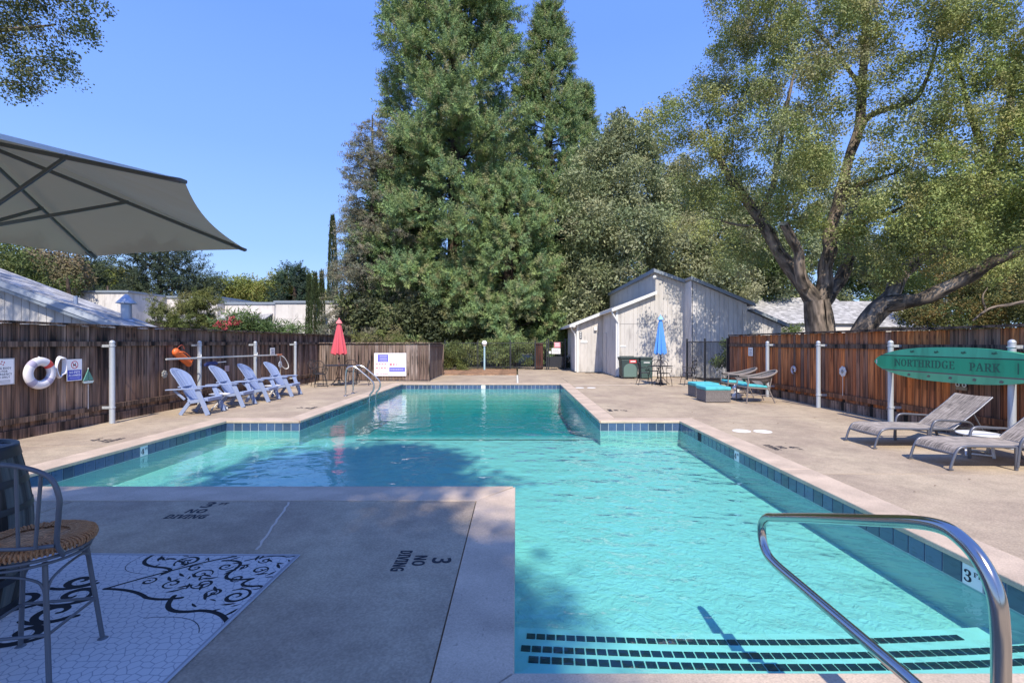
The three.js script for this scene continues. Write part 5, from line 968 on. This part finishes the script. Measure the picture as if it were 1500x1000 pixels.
bloom('small faded metal flower on the left fence behind the nearest blue chair', [FX + .05, .84, -10.95], Math.PI / 2, .09, mat([.42, .40, .33], .6), 0);
bloom('pale metal flower on a stick on the right fence left of the surfboard', [7.42, .35, -11], -Math.PI / 2, .12, mat([.62, .6, .58], .5), .55);
{
  const t = thing('wreath', 'small white half ring ornament on the right fence', 'ornament', [7.45, .82, -13.0], -Math.PI / 2); part('ring', new THREE.TorusGeometry(.09, .025, 8, 24, 4.6), mat([.62, .52, .54], .6), t); part('bow', [new THREE.SphereGeometry(.035, 8, 6).translate(.07, .05, .01), new THREE.SphereGeometry(.03, 8, 6).translate(.08, -.02, .01)], M.white, t);
  const u = thing('hook_board', 'little wooden hook board with two white hooks under the surfboard', 'hook board', [7.45, .82, -8.1], -Math.PI / 2); part('board', rbox(.2, .06, .02, .005, 0, -.03, 0), mat([.3, .24, .18], .7), u); for (const s of [-1, 1]) part('hook', at(new THREE.TorusGeometry(.03, .01, 6, 14), s * .06, .03, .01), M.white, u);
}
// ---- pool rules board on the screen
{
  const t = thing('rules_board', 'big white pool rules board with blue panels on the board screen', 'sign', [-5.11, .67, -19.655]);
  part('plate', box(1.3, .93, .012), M.white, t);
  part('print', new THREE.PlaneGeometry(1.295, .925).translate(0, 0, .0085), new THREE.MeshStandardMaterial({ roughness: .5, map: canvasTexture(780, 556, (c, w, h) => {
    const r = rng(8), words = (x0, x1, y, s, col) => { c.fillStyle = col; let x = x0; while (x < x1) { const q = s * (.5 + r() * 1.6); c.fillRect(x, y, Math.min(q, x1 - x), s); x += q + s * .6; } };
    c.fillStyle = '#f7f2f6'; c.fillRect(0, 0, w, h);
    c.fillStyle = '#6f6fd0'; c.fillRect(w * .11, h * .06, w * .33, h * .33); for (let k = 0; k < 4; k++) words(w * .17, w * .4, h * (.12 + k * .065), 11, '#d9d9fa');
    words(w * .48, w * .68, h * .1, 18, '#8d95a5'); for (let k = 0; k < 5; k++) words(w * .48, w * .95, h * (.19 + k * .05), 5, '#c9cdd6');
    words(w * .48, w * .7, h * .46, 42, '#d2586e'); words(w * .71, w * .94, h * .48, 22, '#d98a97');
    c.fillStyle = '#6f6fd0'; c.fillRect(w * .47, h * .62, w * .5, h * .2); words(w * .5, w * .9, h * .7, 18, '#c9c9f6');
    words(w * .04, w * .42, h * .46, 30, '#d98a9b'); words(w * .05, w * .42, h * .63, 34, '#df7f8d'); words(w * .05, w * .42, h * .74, 16, '#b9a6d8'); centred(c, 'NO DIVING', w * .25, h * .91, 56, '#b23a52'); words(w * .5, w * .95, h * .88, 8, '#e3b5bf');
  }) }), t);
}
// ---- green surfboard on the right posts
{
  const t = thing('surfboard', 'long green surfboard with carved lettering mounted on the right posts', 'surfboard', [7.14, 1.185, -8.0], -Math.PI / 2);
  const L = 3.3, half = L / 2, w = (x) => .29 * Math.pow(Math.max(0, 1 - Math.pow(Math.abs(x) / half, 2.5)), .62);
  const out = []; for (let k = 0; k <= 48; k++) { const x = -half + L * k / 48; out.push([x, w(x)]); } for (let k = 47; k > 0; k--) { const x = -half + L * k / 48; out.push([x, -w(x)]); }
  const g1 = (c) => mat(c, .35, { map: T.woodStain || T.paint });
  const band = (y0, y1, m, name, z = 0) => { const o = []; for (let k = 0; k <= 60; k++) { const x = -half + L * k / 60; o.push([x, Math.max(-w(x), Math.min(w(x), y1(x)))]); } for (let k = 60; k >= 0; k--) { const x = -half + L * k / 60; o.push([x, Math.max(-w(x), Math.min(w(x), y0(x)))]); } const keep = o.filter((p, i) => i === 0 || Math.hypot(p[0] - o[i - 1][0], p[1] - o[i - 1][1]) > 1e-4); return part(name, uvm(prism(keep, .03, .0).translate(0, 0, z)), m, t); };
  part('core', prism(out, .05, .02).translate(0, 0, -.082), mat([.03, .27, .15], .35), t);
  band((x) => .135, (x) => .5, g1([.09, .60, .36]), 'upper_plank', -.028); band((x) => -.135, (x) => .118, g1([.025, .48, .25]), 'middle_plank', -.026); band((x) => -.5, (x) => -.158, g1([.15, .60, .32]), 'lower_plank', -.028);
  const s1 = [], m1 = mat([.03, .07, .06], .5), m2 = mat([.15, .14, .12], .5);
  const xw = half * .955; part('stringer', box(2 * xw * .93, .02, .012, 0, .126, -.004), m1, t); part('stringer', box(2 * xw * .92, .024, .012, 0, -.146, -.004), m2, t);
  const carve = mat([.03, .14, .09], .6), a = part('carved_lettering', lettering('NORTHRIDGE', .13, .004, SERIF, .98).translate(-.5, .0, .003), carve, t); part('carved_lettering', lettering('PARK', .13, .004, SERIF, .98).translate(.62, -.01, .003), carve, t);
  for (const x of [-1.12, 1.12]) part('carved_mark', box(.02, .16, .004, x, -.005, .005), carve, t);
  for (let k = 0; k < 4; k++) part('carved_figure', prism([[-.05, -.012], [-.01, -.02], [.05, .0], [.02, .018], [.03, .03], [-.02, .012], [-.045, .02]].map(([p, q]) => [p - .72 + k * .5, q + .205]), .004).translate(0, 0, .002), carve, t);
  for (let k = 0; k < 5; k++) part('carved_figure', prism([[-.03, -.02], [.02, -.022], [.035, .01], [.0, .024], [-.03, .01]].map(([p, q]) => [p - .8 + k * .42, q - .21]), .004).translate(0, 0, .002), m2, t);
  part('nose_bumper', box(.02, .08, .004, -half + .07, 0, .006), M.white, t);
  for (const x of [-1.3, .95]) part('bracket', box(.05, .3, .03, x, 0, -.09), M.white, t);
}

// ---------- near things: handrail, rug, stool, barrel, big umbrella ----------
{
  const t = thing('pool_handrail', 'polished steel entry handrail bent over the pool steps', 'handrail', [1.5, 0, 0]);
  part('rail', tube([[0, -.1, -1.5], [0, .3, -1.5], [0, .66, -1.5], [.0, .80, -1.53], [.0, .885, -1.62], [.0, .895, -1.75], [.0, .80, -2.05], [.0, .665, -2.45], [.0, .545, -2.79], [.0, .508, -2.89], [.0, .45, -2.95], [.0, .37, -2.955], [.0, .30, -2.91], [.0, .272, -2.80], [.0, .27, -2.5], [.0, .27, -2.1], [0, .268, -1.83], [0, .25, -1.7], [0, .17, -1.64], [0, .05, -1.63], [0, -.1, -1.63]], .0245, 18, 260), STEEL, t);
  part('flange', [lathe([[.025, .03], [.045, .028], [.06, .01], [.062, 0]], 24).translate(0, 0, -1.5), lathe([[.025, .03], [.045, .028], [.06, .01], [.062, 0]], 24).translate(0, 0, -1.63)], STEEL, t);
}
{
  const rugW = 2.7, rugD = 3.0, S = 1536;
  const tex = canvasTexture(S, Math.round(S * rugD / rugW), (c, w, h) => {
    const m = w / rugW, r = rng(17);      // pixels per metre; picture top = far edge
    c.fillStyle = '#c9cbd3'; c.fillRect(0, 0, w, h);
    // wobbly honeycomb
    const sz = .031 * m, pts = {}; const P = (i, j) => { const k = i + '_' + j; if (!pts[k]) pts[k] = [(r() - .5) * sz * .7, (r() - .5) * sz * .7]; return pts[k]; };
    c.strokeStyle = '#949aa8'; c.lineWidth = .0042 * m; c.lineCap = 'round';
    const dx = sz * Math.sqrt(3), dy = sz * 1.5;
    for (let j = -1; j < h / dy + 1; j++) for (let i = -1; i < w / dx + 1; i++) {
      const cx = (i + (j % 2 ? .5 : 0)) * dx, cy = j * dy, V2 = (k) => { const a = Math.PI / 6 + k * Math.PI / 3, x = cx + Math.cos(a) * sz, y = cy + Math.sin(a) * sz, o = P(Math.round(x / (dx / 2)), Math.round(y / (sz / 2))); return [x + o[0], y + o[1]]; };
      c.beginPath(); for (const k of [3, 4, 5, 0]) { const q = V2(k); k === 3 ? c.moveTo(...q) : c.lineTo(...q); } c.stroke();
    }
    for (let k = 0; k < 26000; k++) { c.fillStyle = r() < .5 ? 'rgba(255,255,255,.10)' : 'rgba(40,45,70,.07)'; c.fillRect(r() * w, r() * h, 2.5, 2.5); }
    const ink = '#15171f'; c.strokeStyle = ink; c.fillStyle = ink;
    const scroll = (x, y, R, turns, rot, dir, wid) => { const n = 60; for (let k = 0; k < n; k++) { const a = (t) => rot + dir * t * turns * 6.283, rad = (t) => R * (1 - t * .86), q = (t) => [x + Math.cos(a(t)) * rad(t), y + Math.sin(a(t)) * rad(t)]; c.lineWidth = wid * (1 - .55 * Math.abs(2 * k / n - .9)); c.beginPath(); c.moveTo(...q(k / n)); c.lineTo(...q((k + 1) / n)); c.stroke(); } };
    const swash = (p, wid) => { c.lineWidth = wid; c.beginPath(); c.moveTo(...p[0]); for (let k = 1; k + 1 < p.length; k += 2) c.quadraticCurveTo(...p[k], ...p[k + 1]); c.stroke(); };
    const leaf = (x, y, L, a) => { c.save(); c.translate(x, y); c.rotate(a); c.beginPath(); c.moveTo(0, 0); c.quadraticCurveTo(L * .5, -L * .32, L, 0); c.quadraticCurveTo(L * .5, L * .12, 0, 0); c.fill(); c.restore(); };
    const X = (d) => w - d * m, Y = (d) => d * m, big = .022 * m;   // distances from the far right corner
    // corner piece: a kite of dense scrollwork
    swash([[X(1.06), Y(0)], [X(1.1), Y(.16)], [X(.9), Y(.2)], [X(.72), Y(.22)], [X(.78), Y(.3)]], big * 1.1);
    swash([[X(1.0), Y(.5)], [X(.86), Y(.34)], [X(.7), Y(.2)], [X(.6), Y(.1)], [X(.45), Y(.03)]], big * .9);
    swash([[X(1.0), Y(.5)], [X(.8), Y(.5)], [X(.66), Y(.60)], [X(.55), Y(.64)], [X(.44), Y(.60)]], big * 1.15);
    swash([[X(.5), Y(.58)], [X(.46), Y(.8)], [X(.24), Y(.74)], [X(.1), Y(.74)], [X(.0), Y(.86)]], big * 1.3);
    swash([[X(.5), Y(.1)], [X(.3), Y(.08)], [X(.34), Y(.26)], [X(.36), Y(.42)], [X(.14), Y(.36)]], big);
    swash([[X(.14), Y(.36)], [X(.22), Y(.46)], [X(.08), Y(.46)], [X(.02), Y(.44)], [X(.0), Y(.5)]], big);
    swash([[X(.34), Y(.1)], [X(.2), Y(.0)], [X(.1), Y(.03)], [X(.05), Y(.05)], [X(.02), Y(.02)]], big * .7);
    scroll(X(.74), Y(.11), .085 * m, 1.5, 2.2, 1, big); scroll(X(.52), Y(.3), .07 * m, 1.3, 0, -1, big * .8); scroll(X(.12), Y(.58), .09 * m, 1.5, 4, 1, big * 1.1); scroll(X(.16), Y(.24), .06 * m, 1.4, 1, -1, big * .7); scroll(X(.3), Y(.2), .05 * m, 1.2, 2, 1, big * .6); for (const [p, q, R, t0, dd] of [[.62, .43, .06, 1, 1], [.42, .43, .07, 3, -1], [.28, .54, .055, 2, 1], [.62, .21, .05, 5, -1], [.42, .19, .05, 0, 1], [.2, .1, .04, 3, -1], [.24, .36, .045, 1, 1], [.8, .4, .05, 4, 1]]) scroll(X(p), Y(q), R * m, 1.3, t0, dd, big * .75);
    for (let k = 0; k < 110; k++) { const a = r() * .98, b = r() * .72; if (b > .62 - a * .16 && a > .3) continue; if (a > .6 && b > .1 + (1 - a) * .9) continue; leaf(X(a), Y(b), (.05 + r() * .05) * m, r() * 6.283); }
    c.lineWidth = .004 * m; c.beginPath(); c.moveTo(X(1.12), 0); c.quadraticCurveTo(X(1.2), Y(.28), X(.9), Y(.3)); c.stroke(); c.beginPath(); c.moveTo(X(.1), Y(.95)); c.quadraticCurveTo(X(.2), Y(.76), X(.5), Y(.82)); c.stroke();
    // middle medallion: bold scrolls
    for (const [d, y, R, rot, s] of [[1.19, .40, .085, 0, 1], [1.07, .58, .105, 1.2, -1], [1.0, .76, .115, .2, 1], [.98, .97, .095, 2.2, -1], [1.02, 1.16, .10, .6, 1], [1.34, .66, .10, 3.4, 1], [1.34, .95, .10, 3, -1]]) { scroll(X(d + .05), Y(y), R * 1.1 * m, 1.1, rot, s, big * 2.1); swash([[X(d + .16), Y(y + .1)], [X(d + .02), Y(y + R + .05)], [X(d - R * .9), Y(y + R * .35)]], big * 1.4); }
    c.strokeStyle = '#9a9ca6'; c.lineWidth = .02 * m; c.strokeRect(.01 * m, .01 * m, w - .02 * m, h - .02 * m);
  });
  const t = thing('rug', 'outdoor rug with pale honeycomb print and black scroll ornament', 'rug', [-1.6 - rugW / 2, .0, -3.55 + rugD / 2], -.012);
  const g = new THREE.PlaneGeometry(rugW, rugD, 40, 40); g.rotateX(-Math.PI / 2); const p = g.attributes.position; for (let i = 0; i < p.count; i++) p.setY(i, .0055 + .0015 * Math.sin(p.getX(i) * 3.1) * Math.cos(p.getZ(i) * 2.3));
  g.computeVertexNormals(); part('pile', g, new THREE.MeshStandardMaterial({ map: tex, color: lin(.98, .90, .80), roughness: .95 }), t);
  part('hem', [box(rugW, .006, .014, 0, .003, -rugD / 2), box(.014, .006, rugD, rugW / 2, .003, 0), box(rugW, .006, .014, 0, .003, rugD / 2), box(.014, .006, rugD, -rugW / 2, .003, 0)], mat([.45, .44, .45], .9), t);
}
{
  // wrought iron counter stool with a rush seat
  const iron = mat([.16, .165, .185], .5, { metalness: .35, map: T.paint }), C = [-2.31, 0, -2.32], t = thing('stool', 'wrought iron stool with woven rush seat and hoop back', 'stool', C);
  const R = .22, y = .59;
  const rush = mat([1.0, .56, .28], .9, { map: texture(512, 512, (u, v) => { const x = u - .5, z = v - .5, d = Math.max(Math.abs(x), Math.abs(z)), a = Math.abs(x) > Math.abs(z) ? z : x; const s = .5 + .5 * Math.sin(d * 260 + vnoise(u * 20, v * 20, 20, 20, 3) * 5), f = fbm(u, v, 30, 30, 5, 3), dark = vnoise(u * 9, v * 9, 9, 9, 14); const t = .55 + s * .28 + (f - .5) * .35; return [t, t * (.86 + .12 * dark), t * (.72 + .25 * dark)]; }) });
  const seat = lathe([[0, y - .01], [R - .03, y - .012], [R - .005, y], [R + .008, y + .012], [R, y + .028], [R - .03, y + .036], [R * .5, y + .026], [0, y + .02]], 48);
  { const p = seat.attributes.position, uv = seat.attributes.uv, r = rng(3), n = p.count; for (let i = 0; i < n; i++) { uv.setXY(i, p.getX(i) / .52 + .5, p.getZ(i) / .52 + .5); } for (let i = 0; i < n; i++) { const a = Math.atan2(p.getZ(i), p.getX(i)); p.setY(i, p.getY(i) + .004 * Math.sin(a * 17) + .003 * Math.sin(a * 31)); } seat.computeVertexNormals(); }
  part('seat', seat, rush, t);
  const strands = []; { const r = rng(12); for (let k = 0; k < 84; k++) { const a = k / 84 * 6.283, c = Math.cos(a), s = Math.sin(a); strands.push(tube([[c * (R - .09), y + .033, s * (R - .09)], [c * (R - .03), y + .039, s * (R - .03)], [c * (R + .011), y + .02, s * (R + .011)], [c * (R + .006), y - .004, s * (R + .006)]].map(([a1, b1, c1]) => [a1 + (r() - .5) * .006, b1 + (r() - .5) * .004, c1 + (r() - .5) * .006]), .0052, 5, 9)); } }
  const st = part('rush_strands', strands, rush, t); st.userData.kind = 'stuff';
  part('seat_ring', [at(new THREE.TorusGeometry(R - .005, .008, 8, 48), 0, y - .02, 0, Math.PI / 2), at(new THREE.TorusGeometry(R - .015, .007, 8, 48), 0, y - .045, 0, Math.PI / 2)], iron, t);
  const legA = [-.6, -.6 + Math.PI / 2, -.6 + Math.PI, -.6 - Math.PI / 2], foot = (a, yy) => { const k = 1 - yy / (y - .04), q = R - .03 + k * .07; return [Math.cos(a) * q, yy, -Math.sin(a) * q]; };
  const toFoot = (a, yy) => foot(a, yy);
  for (const a of legA) { const l = part('leg', bar(toFoot(a, y - .04), toFoot(a, .0), .0115, .0115), iron, t); part('foot_pad', lathe([[0, 0], [.024, 0], [.024, .006], [.013, .014], [0, .014]], 14).translate(...toFoot(a, 0)), iron, l); }
  for (let k = 0; k < 4; k++) {
    const a = legA[k], b = legA[(k + 1) % 4];
    part('stretcher', bar(toFoot(a, .23), toFoot(b, .23), .0075), iron, t);
    const m = toFoot(a, y - .2), n = toFoot(b, y - .2), A = toFoot(a, y - .2), mid = [(m[0] + n[0]) * .62, y - .075, (m[2] + n[2]) * .62];
    part('arch_brace', tube([A, [A[0] * .8 + mid[0] * .2, y - .12, A[2] * .8 + mid[2] * .2], mid, [n[0] * .8 + mid[0] * .2, y - .12, n[2] * .8 + mid[2] * .2], n], .006, 7, 40), iron, t);
  }
  // hoop back on the viewer's side
  const half = [[.215, y - .02, .08], [.243, y + .06, .14], [.293, y + .2, .185], [.308, y + .29, .2], [.268, y + .375, .205], [.15, y + .42, .21]], hoop = [...half, [0, y + .43, .21], ...half.slice().reverse().map(([a, b, c]) => [-a, b, c])];
  part('hoop', tube(hoop, .0105, 10, 120), iron, t);
  part('lower_bow', tube([[.238, y + .05, .145], [.14, y + .052, .185], [0, y + .055, .2], [-.14, y + .052, .185], [-.238, y + .05, .145]], .0085, 8, 50), iron, t);
  for (const [x0, x1, h] of [[.19, .235, .38], [.115, .125, .415], [.0, .0, .42], [-.115, -.125, .415], [-.19, -.235, .38]]) part('spindle', bar([x0, y + .053, .185], [x1, y + h, .205], .0072), iron, t);
}
{
  const t = thing('barrel', 'old dark oak barrel with iron hoops standing behind the stool', 'barrel', [-3.2, 0, -2.72]);
  const woods = woodSet([[.13, .11, .095], [.10, .085, .078], [.16, .135, .11], [.115, .12, .105]], .8), H = .93, n = 26, r = rng(6);
  const rad = (y) => .285 + .065 * Math.sin(Math.PI * y / H);
  for (let k = 0; k < n; k++) {
    const a0 = k / n * 6.2832 + .004, a1 = (k + 1) / n * 6.2832 - .004, pos = [], uv = [], idx = [], m = 12;
    for (let j = 0; j <= m; j++) for (const [a, e] of [[a0, -.004], [a0, 0], [(a0 + a1) / 2, .001], [a1, 0], [a1, -.004]]) { const yy = H * j / m, q = rad(yy) + e * 2; pos.push(Math.cos(a) * q, yy, Math.sin(a) * q); uv.push(a * .3 + k * .13, yy + k * .37); }
    for (let j = 0; j < m; j++) for (let i = 0; i < 4; i++) { const b = j * 5 + i; idx.push(b, b + 5, b + 1, b + 1, b + 5, b + 6); }
    const g = new THREE.BufferGeometry(); g.setAttribute('position', new THREE.Float32BufferAttribute(pos, 3)); g.setAttribute('uv', new THREE.Float32BufferAttribute(uv, 2)); g.setIndex(idx); g.computeVertexNormals();
    part('stave', g, woods[Math.floor(r() * 4)], t);
  }
  const hoopM = mat([.06, .065, .075], .5, { metalness: .6, map: T.paint });
  for (const [y, w] of [[.03, .05], [.2, .04], [.36, .035], [.6, .035], [.75, .04], [.915, .05]]) { const g = lathe([[rad(y - w / 2) + .002, y - w / 2], [rad(y - w / 2) + .006, y - w / 2], [rad(y + w / 2) + .006, y + w / 2], [rad(y + w / 2) + .002, y + w / 2]], 40); part('iron_hoop', g, hoopM, t); }
  const lid = mat([.20, .21, .25], .7, { map: T.wood }); for (let k = 0; k < 5; k++) { const x = -.22 + k * .11, z = Math.sqrt(Math.max(0, .272 ** 2 - Math.max(Math.abs(x - .055), Math.abs(x + .055)) ** 2)); part('lid_board', rbox(.106, .02, 2 * Math.max(.1, z), .004, x, .93, 0), lid, t); }
  part('rim', lathe([[.255, .93], [.255, .955], [.288, .955], [.29, .93]], 40), hoopM, t);
}
{
  // large cantilever umbrella seen from underneath
  const t = thing('cantilever_umbrella', 'large taupe cantilever umbrella spread over the upper left corner', 'umbrella', [-3.141, 2.793, -2.765]);
  const cloth = phys([.60, .425, .21], .85, { transmission: .38, thickness: 0, side: THREE.DoubleSide, bumpScale: .012, bumpMap: texture(256, 256, (u, v) => fbm(u, v, 3, 7, 501, 3) * .8 + fbm(u, v, 14, 5, 507, 2) * .2, false, [1.6, 1.6]) }), rib = mat([.13, .14, .13], .35, { metalness: .4 }), R = 1.5, drop = .424, th = -.324;
  const tilt = new THREE.Matrix4().makeRotationFromEuler(new THREE.Euler(-.059, 0, -.01, 'ZXY')), T3 = (p) => V(p).applyMatrix4(tilt);
  const corner = (k, q = 1, dy = 0) => { const a = th + k * Math.PI / 3; return T3([R * q * Math.sin(a), -drop * q + dy, -R * q * Math.cos(a)]); };
  for (let k = 0; k < 6; k++) {
    const n = 14, pos = [], uv = [], idx = [];
    for (let i = 0; i <= n; i++) for (let j = 0; j <= i; j++) {
      const q = i / n, s = i ? j / i : 0, a = corner(k, q), b = corner(k + 1, q), p = a.lerp(b, s), sag = 4 * s * (1 - s) * q;
      const inward = T3([0, -drop * q * .9, 0]); p.lerp(inward, sag * .055 * q); p.y -= .02 * sag * (1 - q * .6);
      pos.push(p.x, p.y, p.z); uv.push(p.x, p.z);
    }
    const id = (i, j) => i * (i + 1) / 2 + j; for (let i = 0; i < n; i++) for (let j = 0; j <= i; j++) { idx.push(id(i, j), id(i + 1, j), id(i + 1, j + 1)); if (j < i) idx.push(id(i, j), id(i + 1, j + 1), id(i, j + 1)); }
    const g = new THREE.BufferGeometry(); g.setAttribute('position', new THREE.Float32BufferAttribute(pos, 3)); g.setAttribute('uv', new THREE.Float32BufferAttribute(uv, 2)); g.setIndex(idx); g.computeVertexNormals();
    part('canopy_panel', g, cloth, t);
    const hub = T3([0, -.07, 0]), tip = corner(k, .985, -.012), low = T3([0, -.62, 0]), mid = corner(k, .5, -.03);
    part('rib', slatBetween(hub.toArray(), tip.toArray(), .016, .024), rib, t);
    part('strut', slatBetween(low.toArray(), mid.toArray(), .014, .022), rib, t);
    const e = corner(k, 1.0, -.008); part('tip_pocket', slatBetween(corner(k, .93, -.014).toArray(), e.toArray(), .045, .02), mat([.10, .10, .10], .7), t);
  }
  part('hub', [bar(T3([0, -.1, 0]).toArray(), T3([0, -.02, 0]).toArray(), .07), bar(T3([0, -.68, 0]).toArray(), T3([0, -.56, 0]).toArray(), .065), bar(T3([0, -.68, 0]).toArray(), T3([0, .12, 0]).toArray(), .022)], rib, t);
  part('finial', at(new THREE.SphereGeometry(.085, 16, 10), .03, .1, .02), mat([.03, .035, .06], .5), t);
  part('arm', tube([[0, .14, 0], [-.6, .3, -.05], [-1.4, .25, -.1], [-2.0, -.1, -.1], [-2.15, -.6, -.1]], .035, 10, 50), rib, t);
  part('mast', bar([-2.15, -2.78, -.1], [-2.15, -.4, -.1], .045), rib, t); part('base_plate', rbox(.9, .06, .9, .02, -2.15, -2.76, -.1), rib, t);
}

renderer.setSize(1024, 682);
renderer.render(scene, camera);
